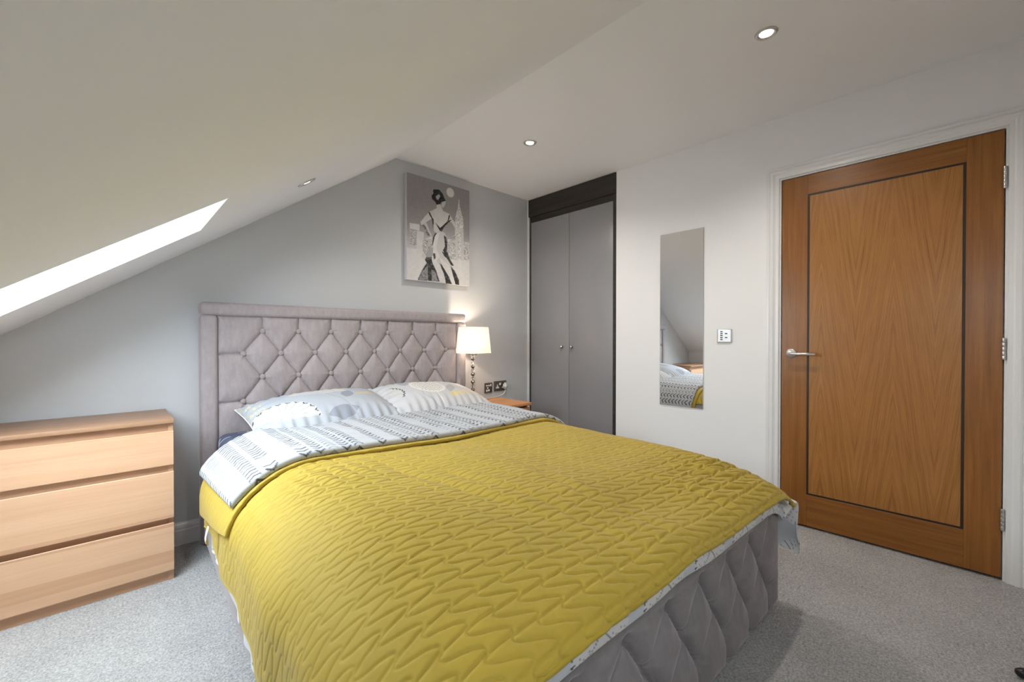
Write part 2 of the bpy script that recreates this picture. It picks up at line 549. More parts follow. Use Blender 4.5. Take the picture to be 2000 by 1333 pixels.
# baseboards: torus and step profile
def baseboard(name, pts, label):
    """pts: two floor points; the profile grows to the left of the run"""
    (x0, y0), (x1, y1) = pts
    d = Vector((x1-x0, y1-y0, 0)); L = d.length; d.normalize(); nrm = Vector((-d.y, d.x, 0))
    prof = [(0, 0), (0.016, 0), (0.016, 0.074), (0.0135, 0.078), (0.0135, 0.086), (0.016, 0.090), (0.013, 0.103), (0.007, 0.110), (0.006, 0.115), (0, 0.115)]
    bm = bmesh.new(); rings = []
    for e in (Vector((x0, y0, 0)), Vector((x1, y1, 0))):
        rings.append([bm.verts.new(e + nrm*a + Vector((0, 0, z))) for a, z in prof])
    n = len(prof)
    for i in range(n):
        bm.faces.new((rings[0][i], rings[1][i], rings[1][(i+1) % n], rings[0][(i+1) % n]))
    bm.faces.new(rings[0]); bm.faces.new(rings[1][::-1])
    o = link(name, bm_mesh(bm, name), MAT['gloss'])
    return tag(o, label, 'baseboard', kind='structure')
baseboard('baseboard_back', [(-0.002, -0.0005), (XL, -0.0005)], 'white moulded skirting board along the grey wall')
baseboard('baseboard_left', [(XL+0.0005, -0.02), (XL+0.0005, YF)], 'white moulded skirting board along the knee wall')
baseboard('baseboard_right', [(-0.0005, -1.975), (-0.0005, WR-0.004)], 'white moulded skirting board between wardrobe and door')

# door lining and architrave
lining = wthing('trim_1', (0, (DL+DR)/2, 0))
tag(lining, 'white moulded architrave and lining around the oak door', 'door frame', kind='structure')
boxes('door_lining', [
    (-0.001, 0.13, DL+LI, DL+LI+LW, 0, DT+LI+LW), (-0.001, 0.13, DR-LI-LW, DR-LI, 0, DT+LI+LW),
    (-0.001, 0.13, DR-LI, DL+LI, DT+LI, DT+LI+LW)], MAT['gloss'], lining)
boxes('door_stop', [
    (0.045, 0.06, DL+LI-0.012, DL+LI, 0, DT+LI), (0.045, 0.06, DR-LI, DR-LI+0.012, 0, DT+LI),
    (0.045, 0.06, DR-LI, DL+LI, DT+LI-0.012, DT+LI)], MAT['gloss'], lining)
prof = [(0.008, 0.0), (0.008, 0.010), (0.011, 0.0125), (0.024, 0.0125), (0.030, 0.015), (0.037, 0.0205), (0.046, 0.0215), (0.052, 0.0195), (0.055, 0.0165), (0.058, 0.0195), (0.068, 0.0195), (0.070, 0.0175), (0.070, 0.0)]
def archi(name, path):
    bm = bmesh.new(); rings = []
    for (y, z, oy, oz) in path:
        rings.append([bm.verts.new((-h, y + oy*d, z + oz*d)) for d, h in prof])
    for a, b in zip(rings[:-1], rings[1:]):
        for i in range(len(prof)-1):
            bm.faces.new((a[i], a[i+1], b[i+1], b[i]))
    for r in (rings[0], rings[-1]): bm.faces.new(r)
    return link(name, bm_mesh(bm, name), MAT['gloss'], lining)
yl, yr, zt = DL+LI, DR-LI, DT+LI
archi('architrave', [(yl, 0, 1, 0), (yl, zt, 1, 1)])
archi('architrave', [(yl, zt, 1, 1), (yr, zt, -1, 1)])
archi('architrave', [(yr, zt, -1, 1), (yr, 0, -1, 0)])

# dark hallway closing panel behind the door so that no light leaks around the leaf
boxes('hall_side', [(0.10, 0.12, DR-LI, DL+LI, 0, DT+LI)], MAT['dark_gap'], lining)

# the door
door = wthing('door_1', (0.02, (DL+DR)/2, 0))
tag(door, 'oak veneer door with dark inlay rectangle and steel lever handle', 'door', kind='structure')
XD0, XD1 = 0.002, 0.042
PL, PR, PT, PB = -2.178, -2.770, 1.880, 0.194     # inlay rectangle
G = 0.005
box('stile', XD0, XD1, PL+G, DL, DB, DT, MAT['oak_v'], door, 0.001, 1)
box('stile', XD0, XD1, DR, PR-G, DB, DT, MAT['oak_v'], door, 0.001, 1)
box('rail', XD0, XD1, PR-G, PL+G, PT+G, DT, MAT['oak_h'], door, 0.0006, 1)
box('rail', XD0, XD1, PR-G, PL+G, DB, PB-G, MAT['oak_h'], door, 0.0006, 1)
box('panel', XD0, XD1, PR+G, PL-G, PB+G, PT-G, MAT['oak_panel'], door, 0.0006, 1)
for nm, b in (('inlay_strip', (PL-G, PL+G, PB-G, PT+G)), ('inlay_strip', (PR-G, PR+G, PB-G, PT+G)), ('inlay_strip', (PR+G, PL-G, PT-G, PT+G)), ('inlay_strip', (PR+G, PL-G, PB-G, PB+G))):
    box(nm, XD0+0.0015, XD1-0.002, b[0], b[1], b[2], b[3], MAT['inlay'], door)
HY, HZ = -2.098, 0.987
hd = lathe('door_handle', [(0.0, 0.0), (0.026, 0.0), (0.026, 0.006), (0.024, 0.008), (0.0, 0.008)], MAT['satin'], door, 40, (XD0, HY, HZ), (0, -math.pi/2, 0))
tag(hd, 'round satin steel handle rose')
lv = tube('lever', [(XD0-0.006, HY, HZ-0.001), (XD0-0.038, HY, HZ-0.001), (XD0-0.046, HY-0.004, HZ-0.001), (XD0-0.050, HY-0.014, HZ-0.001), (XD0-0.050, HY-0.06, HZ-0.001), (XD0-0.050, HY-0.122, HZ-0.001)], 0.0085, MAT['satin'], None, 14)
lv.parent = hd; lv.matrix_parent_inverse = (Matrix.Translation((XD0, HY, HZ)) @ Matrix.Rotation(-math.pi/2, 4, 'Y')).inverted()
for hz in (1.780, 1.027, 0.273):
    hg = box('hinge', -0.0015, 0.03, DR-LI+0.0005, DR-0.0005, hz-0.048, hz+0.048, MAT['chrome'], door)
    for k in range(5):
        z0 = hz-0.048 + k*0.0194
        kn = lathe('knuckle', [(0, 0), (0.0062, 0), (0.0066, 0.001), (0.0066, 0.0175), (0.0062, 0.0185), (0, 0.0185)], MAT['chrome'], None, 16, (-0.0065, (DR-LI/2), z0))
        kn.parent = hg
box('strike_mark', -0.0005, 0.001, DL+0.0035, DL+0.010, HZ-0.012, HZ+0.012, MAT['dark_gap'], lining)

# ------------------------------------------------------------------ fitted wardrobe in the right wall
wd = wthing('fitted_wardrobe', (0.3, WR/2, 0))
tag(wd, 'tall fitted wardrobe with two grey doors in a black wood frame', 'wardrobe')
ZF = 2.205
box('carcass', 0.06, 0.59, WR+0.005, -0.005, 0.0, ZC-0.005, MAT['wenge'], wd)
box('fascia', -0.004, 0.05, WR+0.002, -0.010, ZF, ZC-0.004, MAT['wenge'], wd, 0.0015, 1)
box('head_rail', 0.012, 0.05, WR+0.03, -0.012, 2.152, ZF, MAT['wenge'], wd)
box('frame_post', 0.004, 0.05, WR+0.001, -0.916, 0.0, ZF, MAT['wenge'], wd)
box('frame_post', 0.010, 0.05, -0.034, -0.016, 0.0, ZF, MAT['wenge'], wd)
for (ya, yb, ky, lab) in ((-0.4785, -0.036, -0.408, 'left'), (-0.912, -0.4815, -0.514, 'right')):
    d = box('wardrobe_door', 0.008, 0.028, ya, yb, 0.03, 2.150, MAT['wardrobe'], wd, 0.0015, 2)
    kb = lathe('knob', [(0, 0), (0.006, 0), (0.0055, 0.010), (0.010, 0.014), (0.0135, 0.019), (0.0125, 0.024), (0.006, 0.0265), (0, 0.027)], MAT['chrome'], None, 24, (0.008, ky, 1.0), (0, -math.pi/2, 0))
    kb.parent = d; kb.matrix_parent_inverse = Matrix.Identity(4)
box('plinth', 0.03, 0.05, WR+0.03, -0.03, 0.0, 0.03, MAT['wenge'], wd)
tr = box('trim_2', -0.004, 0.02, -0.0095, -0.0005, 0.0, ZC-0.002, MAT['gloss'])
tag(tr, 'thin white edge strip between grey wall and wardrobe', 'trim', kind='structure')
tr = box('trim_3', -0.002, 0.01, -0.0155, -0.0100, 0.0, ZF-0.002, MAT['gloss'])
tag(tr, 'thin white sealant strip beside the wardrobe frame post', 'trim', kind='structure')

# ------------------------------------------------------------------ downlights
def downlight(loc, tilt, label, energy):
    t = empty('downlight', loc, rot=(0, tilt, 0))
    tag(t, label, 'downlight', 'recessed ceiling downlights')
    lathe('bezel', [(0.026, -0.001), (0.029, -0.0045), (0.034, -0.006), (0.040, -0.0045), (0.043, 0.0), (0.040, 0.002), (0.026, 0.002)], MAT['chrome'], t, 48, cap=False)
    lathe('diffuser', [(0.0, -0.0015), (0.0255, -0.0015), (0.0265, 0.0), (0.0, 0.0005)], MAT['led'], t, 36)
    ld = bpy.data.lights.new('downlight_lamp', 'SPOT'); ld.energy = energy; ld.color = (1.0, 0.93, 0.84)
    ld.spot_size = math.radians(150); ld.spot_blend = 1.0; ld.shadow_soft_size = 0.03
    lo = bpy.data.objects.new('downlight_lamp', ld); lo.parent = t; lo.location = (0, 0, -0.02); COL.objects.link(lo)
    return t
downlight((-0.838, -2.192, ZC), 0, 'round chrome downlight in the flat ceiling nearest the oak door', DOWNLIGHT_W)
downlight((-0.841, -0.820, ZC), 0, 'round chrome downlight in the flat ceiling in front of the wardrobe', DOWNLIGHT_W)
downlight((-2.244, -0.797, zslope(-2.244)), -math.atan(SL), 'round chrome downlight in the sloped ceiling beside the skylight', DOWNLIGHT_W*0.5)


# ------------------------------------------------------------------ bed frame of reference
TH = -0.029
OB = (-1.698, -0.0494, 0.0)
def bthing(name): return empty(name, OB, TH)

def seg_dist(X, Z, segs):
    d = np.full(X.shape, 9.0)
    for (ax, az, bx, bz) in segs:
        vx, vz = bx-ax, bz-az
        t = np.clip(((X-ax)*vx + (Z-az)*vz)/(vx*vx+vz*vz), 0, 1)
        d = np.minimum(d, np.hypot(X-ax-t*vx, Z-az-t*vz))
    return d

def tufted(rows, x0, x1, z0, z1, D, H, bdepth, bw, step, side_rows, top=True, bottom=False, pk=1.0, jit=0.0):
    """height field of a diamond tufted pad. rows: list of (z,[x...]) from top to bottom"""
    X, Z = np.meshgrid(np.arange(x0, x1+step/2, step), np.arange(z0, z1+step/2, step), indexing='ij')
    segs = []
    r2 = random.Random(3)
    for (za, xa), (zb, xb) in zip(rows[:-1], rows[1:]):
        for a in xa:
            for b in xb:
                if abs(a-b) < 0.14: segs.append((a, za, b, zb))
    if top:
        for a in rows[0][1]: segs.append((a, rows[0][0], a+0.003, z1))
    if bottom:
        for a in rows[-1][1]: segs.append((a, rows[-1][0], a, z0))
    for i in side_rows:
        z, xs = rows[i]
        segs.append((xs[0], z, x0, z-0.002)); segs.append((xs[-1], z, x1, z))
    wx = 0.006*(fbm(X*9, Z*9, 3)-0.5); wz = 0.006*(fbm(X*9, Z*9, 8)-0.5)
    d = seg_dist(X+wx*jit, Z+wz*jit, segs)
    de = np.minimum(np.minimum(X-x0, x1-X), np.minimum(Z-z0, z1-Z))
    t = np.clip(np.minimum(d/D, (de+0.004)/(D*0.7)), 0, 1)
    h = H*np.sqrt(np.clip(1-(1-t)**2, 0, 1))**pk
    db = np.full(X.shape, 9.0)
    for z, xs in rows:
        for a in xs: db = np.minimum(db, np.hypot(X-a, Z-z))
    h = h - bdepth*np.exp(-(db/bw)**2)
    # little gathers radiating from the buttons
    ang = np.zeros_like(X); bx = np.zeros_like(X); bz = np.zeros_like(X)
    best = np.full(X.shape, 9.0)
    for z, xs in rows:
        for a in xs:
            dd = np.hypot(X-a, Z-z); mk = dd < best
            best[mk] = dd[mk]; ang[mk] = np.arctan2(Z[mk]-z, X[mk]-a)
    g = np.exp(-((best-0.022)/0.018)**2)
    h = h + 0.0016*g*np.sin(ang*7 + 8*fbm(X*6, Z*6, 5))
    h = h + 0.003*(fbm(X*14, Z*14, 6)-0.5)
    return X, Z, h

# ------------------------------------------------------------------ bed
bed = bthing('bed')
tag(bed, 'upholstered mauve grey velvet bed with button tufted headboard and footboard', 'bed')
HW, HH = 0.8425, 1.262
hb = box('headboard', -HW+0.012, HW-0.012, -0.055, -0.004, 0.02, HH-0.012, MAT['velvet'], bed, 0.01)
def pad(name, x0, x1, y0, y1, z0, z1, parent, r=0.02, mat='velvet'):
    bm = bmesh.new(); add_box(bm, x0, x1, y0, y1, z0, z1)
    bmesh.ops.bevel(bm, geom=bm.edges[:], offset=r, segments=5, affect='EDGES', profile=0.5)
    return link(name, bm_mesh(bm, name, True), MAT[mat], parent)
BW = 0.078
pad('side_border', -HW, -HW+BW, -0.092, 0.0, 0.0, HH-0.066, hb, 0.022)
pad('side_border', HW-BW, HW, -0.092, 0.0, 0.0, HH-0.066, hb, 0.022)
pad('top_border', -HW-0.001, HW+0.001, -0.093, 0.0, HH-0.070, HH, hb, 0.022)
A = [-0.553+0.1885*k for k in range(7)]; B = [-0.6475+0.1885*k for k in range(8)]
hrows = [(1.113, A), (0.988, B), (0.857, A), (0.727, B), (0.597, A)]
X, Z, h = tufted(hrows, -HW+BW-0.002, HW-BW+0.002, 0.45, HH-0.069, 0.070, 0.030, 0.007, 0.016, 0.0042, (1, 3), True, False, 0.8, 1.0)
P = np.stack([X, -0.052-h, Z], axis=2)
link('tufted_panel', grid_mesh('tufted_panel', P), MAT['velvet'], hb)
btn_me = lathe_mesh('button', [(0, 0.0), (0.0125, 0.0), (0.0150, 0.003), (0.0143, 0.0065), (0.0095, 0.0098), (0, 0.011)], 18)
btn_me.materials.append(MAT['velvet'])
for z, xs in hrows:
    for x in xs:
        link('button', btn_me, None, hb, (x, -0.060, z), (math.pi/2, 0, 0))

BX, BF = 0.828, -2.19
base = pad('base', -BX, BX, -2.15, -0.09, 0.025, 0.40, bed, 0.012, 'velvet_shaded')
for sx in (-1, 1):
    for y in (-0.25, -1.9):
        lathe('foot', [(0, 0), (0.02, 0), (0.025, 0.026), (0, 0.026)], MAT['black'], bed, 16, (sx*0.75, y, 0.0))
fb = pad('footboard', -BX-0.008, BX+0.008, -2.165, -2.085, 0.02, 0.425, bed, 0.012, 'velvet_shaded')
# padded rolled top of the footboard, slightly wavy where the tufts pull it
s = np.linspace(-BX-0.010, BX+0.010, 240); a = np.linspace(0, 2*np.pi, 28, endpoint=False)
fx0 = -1.03 - OB[0] + 0.064
F1 = [0.735-0.1965*k for k in range(8)]; F2 = [0.637-0.1965*k for k in range(8)]
pull = np.zeros_like(s)
for x in F1: pull += np.exp(-((s-x)/0.028)**2)
SS, AA = np.meshgrid(s, a, indexing='ij')
ry = 0.048; rz = 0.034
en = np.clip(1-np.abs(SS)/(BX+0.010), 0, 1); en = np.sqrt(np.clip(en/0.02, 0, 1))
ca, sa = np.cos(AA), np.sin(AA)
zz = np.sign(sa)*np.abs(sa)**0.8*rz*(0.25+0.75*en); yy = np.sign(ca)*np.abs(ca)**0.7*ry*(0.25+0.75*en)
low = (sa < 0)
zz = zz*np.where(low, 1 + 0.45*(1-pull[:, None]) - 0.15, 1.0)
P = np.stack([SS, -2.150+yy*0.98, 0.404+zz], axis=2)
link('top_roll', grid_mesh('top_roll', P, None, True), MAT['velvet_shaded'], fb)
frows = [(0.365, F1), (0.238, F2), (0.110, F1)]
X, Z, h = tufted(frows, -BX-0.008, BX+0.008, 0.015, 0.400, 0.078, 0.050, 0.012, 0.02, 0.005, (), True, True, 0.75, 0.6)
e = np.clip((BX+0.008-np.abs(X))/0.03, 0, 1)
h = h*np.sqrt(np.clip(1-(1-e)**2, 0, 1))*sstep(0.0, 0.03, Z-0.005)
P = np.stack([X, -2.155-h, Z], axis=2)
link('tufted_panel', grid_mesh('tufted_panel', P), MAT['velvet_shaded'], fb)

# ------------------------------------------------------------------ mattress
MW, MT = 0.775, 0.570
mt = bthing('mattress')
tag(mt, 'deep mattress under a slate blue fitted sheet with twig print', 'mattress')
pad('mattress_body', -MW+0.012, MW-0.012, -2.060, -0.110, 0.395, 0.520, mt, 0.05, 'velvet_shaded')
# fitted sheet over the head end
step = 0.004
s1 = np.arange(-1.0, 1.0001, step); t1 = np.arange(0.0, 0.62, step)
def sheet_prof(s):
    r = 0.05; fl = MW-r; q = r*math.pi/2
    ab = np.abs(s); sg = np.sign(s)
    th_ = np.clip((ab-fl)/r, 0, math.pi/2)
    x = np.where(ab < fl, ab, fl + r*np.sin(th_))
    z = np.where(ab < fl, 0, -r*(1-np.cos(th_))) - np.clip(ab-fl-q, 0, None)
    return sg*x, z
S, T = np.meshgrid(s1, t1, indexing='ij')
px, pz = sheet_prof(S)
pz = np.maximum(pz, -0.165)
yv = -0.104 - T
zz = MT + pz + 0.003*(fbm(S*7, T*7, 2)-0.5)*2
P = np.stack([px, yv, zz], axis=2)
col = np.empty(S.shape+(3,)); col[:] = (0.085, 0.095, 0.155)
col *= (0.9+0.2*fbm(S*30, T*30, 4))[..., None]
rr = random.Random(12)
def stroke(pts, wdt, c, S, T, col):
    d = np.full(S.shape, 9.0)
    for (a0, b0), (a1, b1) in zip(pts[:-1], pts[1:]):
        vx, vy = a1-a0, b1-b0; L2 = vx*vx+vy*vy+1e-12
        t = np.clip(((S-a0)*vx+(T-b0)*vy)/L2, 0, 1)
        d = np.minimum(d, np.hypot(S-a0-t*vx, T-b0-t*vy))
    m = sstep(wdt, wdt*0.45, d)[..., None]
    col[:] = col*(1-m)+np.array(c)*m
for k in range(60):
    x0 = -0.92+rr.random()*1.84; y0 = rr.random()*0.5; an = rr.random()*6.28
    pts = [(x0, y0)]
    for j in range(4):
        an += rr.uniform(-0.7, 0.7); pts.append((pts[-1][0]+0.022*math.cos(an), pts[-1][1]+0.022*math.sin(an)))
    stroke(pts, 0.005, (0.62, 0.64, 0.68) if k % 3 else (0.62, 0.32, 0.12), S, T, col)
    p1 = pts[2]; a2 = an+1.0
    stroke([p1, (p1[0]+0.03*math.cos(a2), p1[1]+0.03*math.sin(a2))], 0.0035, (0.62, 0.64, 0.68), S, T, col)
for pts in ([(-0.93, 0.16), (-0.88, 0.14), (-0.85, 0.10), (-0.80, 0.075), (-0.77, 0.03)], [(-0.80, 0.075), (-0.76, 0.09), (-0.73, 0.10)]):
    stroke(pts, 0.005, (0.66, 0.68, 0.72), S, T, col)
link('fitted_sheet', grid_mesh('fitted_sheet', P, col), MAT['printed'], mt)

# ------------------------------------------------------------------ covers: shared drape
EF, EA, EB = 0.60, 0.265, 0.21       # flat half width, side roll ellipse
_th = np.linspace(0, math.pi/2, 400)
_ex = EA*np.sin(_th); _ez = -EB*(1-np.cos(_th))
_el = np.concatenate([[0], np.cumsum(np.hypot(np.diff(_ex), np.diff(_ez)))])
EL = _el[-1]
def side_prof(s, flare=0.0):
    ab = np.abs(s); sg = np.sign(s)
    u = np.clip(ab-EF, 0, EL)
    x = np.where(ab <= EF, ab, EF+np.interp(u, _el, _ex))
    z = np.where(ab <= EF, 0.0, np.interp(u, _el, _ez))
    over = np.clip(ab-EF-EL, 0, None)
    return sg*(x + flare*over), z - over
ZTOP = 0.598
def top_wave(x, y):
    w_ = 0.010*(fbm(x*2.3+5, y*2.3+3, 21, 2)-0.5)*2 + 0.006*np.sin(x*4.0+y*2.2)
    # broad crease valleys running towards the foot on the left half
    w_ += -0.010*np.exp(-((x+0.36+0.12*(y+1.6))/0.09)**2)*sstep(-1.15, -1.4, y)*sstep(-2.2, -1.8, y)
    w_ += 0.012*np.exp(-((x+0.10+0.10*(y+1.6))/0.11)**2)*sstep(-1.15, -1.45, y)
    w_ += -0.024*np.exp(-((x-0.02)/0.24)**2-((y+2.06)/0.11)**2)
    return w_*sstep(0.84, 0.70, np.abs(x))
def foot_drop(t, t0, ypath, zpath):
    return np.interp(t, ypath[0], ypath[1]), np.interp(t, zpath[0], zpath[1])
def smooth_path(pts):
    """pts [(y,z)...] -> arclength table through a Catmull-Rom resample"""
    pts = [pts[0]] + list(pts) + [pts[-1]]
    out = []
    for i in range(1, len(pts)-2):
        p0, p1, p2, p3 = [np.array(q, float) for q in pts[i-1:i+3]]
        for u in np.linspace(0, 1, 24, endpoint=False):
            out.append(0.5*((2*p1)+(-p0+p2)*u+(2*p0-5*p1+4*p2-p3)*u*u+(-p0+3*p1-3*p2+p3)*u**3))
    out.append(np.array(pts[-2], float)); out = np.array(out)
    L = np.concatenate([[0], np.cumsum(np.hypot(np.diff(out[:, 0]), np.diff(out[:, 1])))])
    return L, out[:, 0], out[:, 1]

QL, QY, QZ = smooth_path([(-0.56, 0.0), (-1.2, 0.0), (-1.75, 0.0), (-1.95, -0.012), (-2.10, -0.036), (-2.19, -0.062), (-2.232, -0.083), (-2.246, -0.100)])
def quilt_surface(S, T):
    x, zo = side_prof(S, 0.04)
    y = np.interp(T, QL, QY); zd = np.interp(T, QL, QZ)
    hang = sstep(0.80, 0.865, np.abs(x))
    z = ZTOP + zo + zd*(1-0.75*hang) + top_wave(x, y)
    x = x + hang*np.sign(x)*(0.006*np.sin(y*11.0)+0.004*np.sin(y*23+1))
    return np.stack([x, y, z], axis=2)

SQ0, SQ1 = -1.105, 0.86
stepq = 0.0028
s1 = np.arange(SQ0, SQ1+1e-6, stepq); t1 = np.arange(0.0, QL[-1]+1e-6, stepq)
S, T = np.meshgrid(s1, t1, indexing='ij')
# ragged left hem: shorter in the middle
hemw = 0.018*(fbm(T*2.2, T*0+2, 9, 2)-0.5)*2 - 0.016*sstep(0.9, 0.5, T)
S2 = np.where(S < 0, S*(1 + hemw*(np.abs(S)/1.1)**6), S)
P = quilt_surface(S2, T)
N = normals_of(P)
if N[N.shape[0]//2, N.shape[1]//2, 2] < 0: N = -N
# vermicelli stitch: parallel zigzag lines with rounded turns
PER, AMP, DX = 0.056, 0.0375, 0.0635
Tw = T + 0.014*(fbm(S*2.0, T*2.0, 31, 2)-0.5)*2
Sw = S + 0.018*(fbm(S*2.5, T*2.5, 33, 2)-0.5)*2
# one period of the wave: long fingers with rounded ends, then its periodic distance field
hw_ = 0.0072
base_ = [(AMP, -hw_), (AMP, hw_), (-AMP, 0.29*PER-hw_), (-AMP, 0.29*PER+hw_)]
wave = np.array([(x_, y_+k_*PER) for k_ in (-2, -1, 0, 1, 2) for x_, y_ in base_])
for _ in range(3):
    wave = np.stack([0.78*wave[:-1]+0.22*wave[1:], 0.22*wave[:-1]+0.78*wave[1:]], axis=1).reshape(-1, 2)
wl = np.concatenate([[0], np.cumsum(np.hypot(*np.diff(wave, axis=0).T))])
wt = np.arange(0, wl[-1], 0.0006)
wave = np.stack([np.interp(wt, wl, wave[:, 0]), np.interp(wt, wl, wave[:, 1])], axis=1)
wave = wave[(wave[:, 1] > -0.03) & (wave[:, 1] < PER+0.03)]
NXT, NYT = 96, 84
gx, gy = np.meshgrid(np.arange(NXT)*DX/NXT, np.arange(NYT)*PER/NYT, indexing='ij')
table = np.full(gx.shape, 9.0)
for kx in (-2, -1, 0, 1, 2):
    for c0 in range(0, len(wave), 64):
        w2 = wave[c0:c0+64]
        table = np.minimum(table, np.hypot(gx[..., None]-w2[:, 0]-kx*DX, gy[..., None]-w2[:, 1]).min(axis=2))
def sample_table(s_, t_):
    a_ = (s_/DX*NXT) % NXT; b_ = (t_/PER*NYT) % NYT
    i0 = a_.astype(int) % NXT; j0 = b_.astype(int) % NYT; i1 = (i0+1) % NXT; j1 = (j0+1) % NYT
    fa = a_-np.floor(a_); fb_ = b_-np.floor(b_)
    return (table[i0, j0]*(1-fa)+table[i1, j0]*fa)*(1-fb_)+(table[i0, j1]*(1-fa)+table[i1, j1]*fa)*fb_
d = sample_table(Sw, Tw)
t = np.clip(d/0.0095, 0, 1)
hq = 0.0047*np.sqrt(np.clip(1-(1-t)**2, 0, 1))
hq -= 0.0016*np.exp(-(d/0.0020)**2)
# puckers across the stitch lines and general rumple
xw, yw = P[..., 0], P[..., 1]
near = sstep(-1.4, -2.0, yw)
hq += (0.0007+0.0009*near)*(fbm(S*60, T*24, 41, 2)-0.5)*2*np.exp(-(d/0.012)**2)
hq += 0.0022*(fbm(S*9, T*12, 43, 3)-0.5)*2
rump = np.exp(-((xw-0.55)/0.25)**2-((yw+2.06)/0.16)**2)
rump2 = np.exp(-((xw+0.60)/0.16)**2-((yw+1.30)/0.16)**2)
hq *= 1 + 1.5*rump + 0.8*rump2
fold = np.sin(2*np.pi*(yw*15 + xw*6 + 2.2*fbm(S*7, T*7, 47, 2)))
hq += 0.0055*rump*fold + 0.0035*rump2*np.sin(2*np.pi*(xw*16 + yw*7 + 2.0*fbm(S*6, T*6, 51, 2)))
# shallow draw lines towards the foot
for (xa, ya, xb, yb, dep) in ((-0.10, -1.75, -0.02, -2.22, 0.003), (-0.30, -1.45, -0.16, -2.22, 0.003), (-0.42, -1.3, -0.30, -1.9, 0.003), (0.25, -1.9, 0.32, -2.23, 0.004), (0.02, -1.35, -0.10, -2.0, 0.002)):
    tt = np.clip((yw-ya)/(yb-ya), 0, 1); dd = np.abs(xw-(xa+(xb-xa)*tt))
    wgt = sstep(0, 0.15, (yw-ya)/(yb-ya))*sstep(0, 0.1, 1-(yw-ya)/(yb-ya))
    hq -= dep*np.exp(-(dd/0.016)**2)*wgt
    hq += dep*0.7*np.exp(-((dd-0.035)/0.02)**2)*wgt
hq *= (1-0.5*sstep(0.66, 0.85, -xw))*sstep(0.0, 0.03, S-SQ0)
P = P + N*(hq+0.006)[..., None]
quilt = bthing('quilt')
tag(quilt, 'mustard yellow quilted bedspread spread over the bed', 'bedspread')
link('quilted_cover', grid_mesh('quilted_cover', P), MAT['quilt'], quilt)
# bound hem along foot and both sides
def hem(name, pts, r, mat=MAT['quilt_edge']):
    pts = [pts[i] for i in range(0, len(pts), 4)] + [pts[-1]]
    return tube(name, pts, r, mat, quilt, 8)
hem('binding', [tuple(p) for p in (P[:, -1]-N[:, -1]*0.004)], 0.0065)
hem('binding', [tuple(p) for p in (P[0]-N[0]*0.003)], 0.0045)
hem('binding', [tuple(p) for p in (P[-1]-N[-1]*0.003)], 0.0045)

# turned back head end: closed slabs that wrap over the sides
def slab(name, s0, s1_, y0, y1, thick, lift, mat, parent, colf=None, ds=0.004, hemz=None, puff=0.0, edge_wob=0.0, seed=1, stitched=False):
    """rounded slab following the drape; y0 > y1 (head to foot)"""
    ss = np.arange(s0, s1_+1e-6, ds)
    n_top = int((y0-y1)/ds)
    top = np.linspace(0, 1, n_top)
    bot = np.linspace(1, 0, 40)[1:-1]
    arc = np.linspace(0, math.pi, 9)[1:-1]
    r = thick/2
    # loop of (v in 0..1 , offset up, extra along y)
    V = np.concatenate([top, np.ones(len(arc)), bot, np.zeros(len(arc))])
    U = np.concatenate([np.full(n_top, thick), r+r*np.cos(arc), np.zeros(len(bot)), r-r*np.cos(arc)])
    E = np.concatenate([np.zeros(n_top), r*np.sin(arc), np.zeros(len(bot)), -r*np.sin(arc)])
    Sg, Vg = np.meshgrid(ss, V, indexing='ij'); Ug = np.broadcast_to(U, Sg.shape); Eg = np.broadcast_to(E, Sg.shape)
    if hemz is not None:
        # left hem length varies from head to foot
        k_ = 1 + (hemz(Vg)/abs(s0))*(np.clip(-Sg/abs(s0), 0, 1))**8
        Sx = Sg*k_
    else: Sx = Sg
    x, zo = side_prof(Sx, 0.0)
    yw_ = edge_wob*(fbm(Sg*3, Sg*0+seed, seed, 2)-0.5)*2
    Y = y0 + (y1-y0)*Vg - Eg + yw_*(0.3+0.7*Vg)
    # normal of the drape in the x-z plane
    eps = 0.002
    xa, za = side_prof(Sx-eps, 0.0); xb, zb = side_prof(Sx+eps, 0.0)
    tx, tz = xb-xa, zb-za; Ln = np.hypot(tx, tz)+1e-9
    nx, nz = -tz/Ln, tx/Ln
    pf = puff*(fbm(Sg*7, Vg*5, seed+3, 3)-0.35)*np.where(Ug > r*1.0, 1.0, 0.0)*np.clip(np.minimum(Vg, 1-Vg)*9, 0, 1)
    off = lift + Ug + pf
    tw = top_wave(x, Y)*0.7
    # pinch the slab shut at the side hems
    pin = np.clip(np.minimum(Sg-s0, s1_-Sg)/(thick*0.9), 0, 1); pin = np.sqrt(np.clip(1-(1-pin)**2, 0, 1))
    off = lift + r + (Ug-r)*(0.15+0.85*pin) + pf*pin
    if stitched:
        tt_ = np.clip(sample_table(Sg, -Y)/0.0095, 0, 1)
        off = off + 0.0030*np.sqrt(np.clip(1-(1-tt_)**2, 0, 1))*pin*np.where(Ug > r, 1.0, 0.0)
    Pq = np.stack([x + nx*off, Y, ZTOP + zo + nz*off + tw], axis=2)
    arcl = np.concatenate([np.zeros(n_top), r*arc, np.full(len(bot), math.pi*r), -r*(math.pi-arc)])
    colr = None if colf is None else colf(Sg, y0+(y1-y0)*Vg-np.broadcast_to(arcl, Sg.shape))
    me = grid_mesh(name, Pq, colr, True)
    return link(name, me, mat, parent)
fl = slab('turned_back_flap', -1.000, 0.93, -0.52, -1.112, 0.013, 0.010, MAT['quilt'], quilt, None, 0.004, lambda v: 0.055-0.115*v, 0.004, 0.012, 5, True)
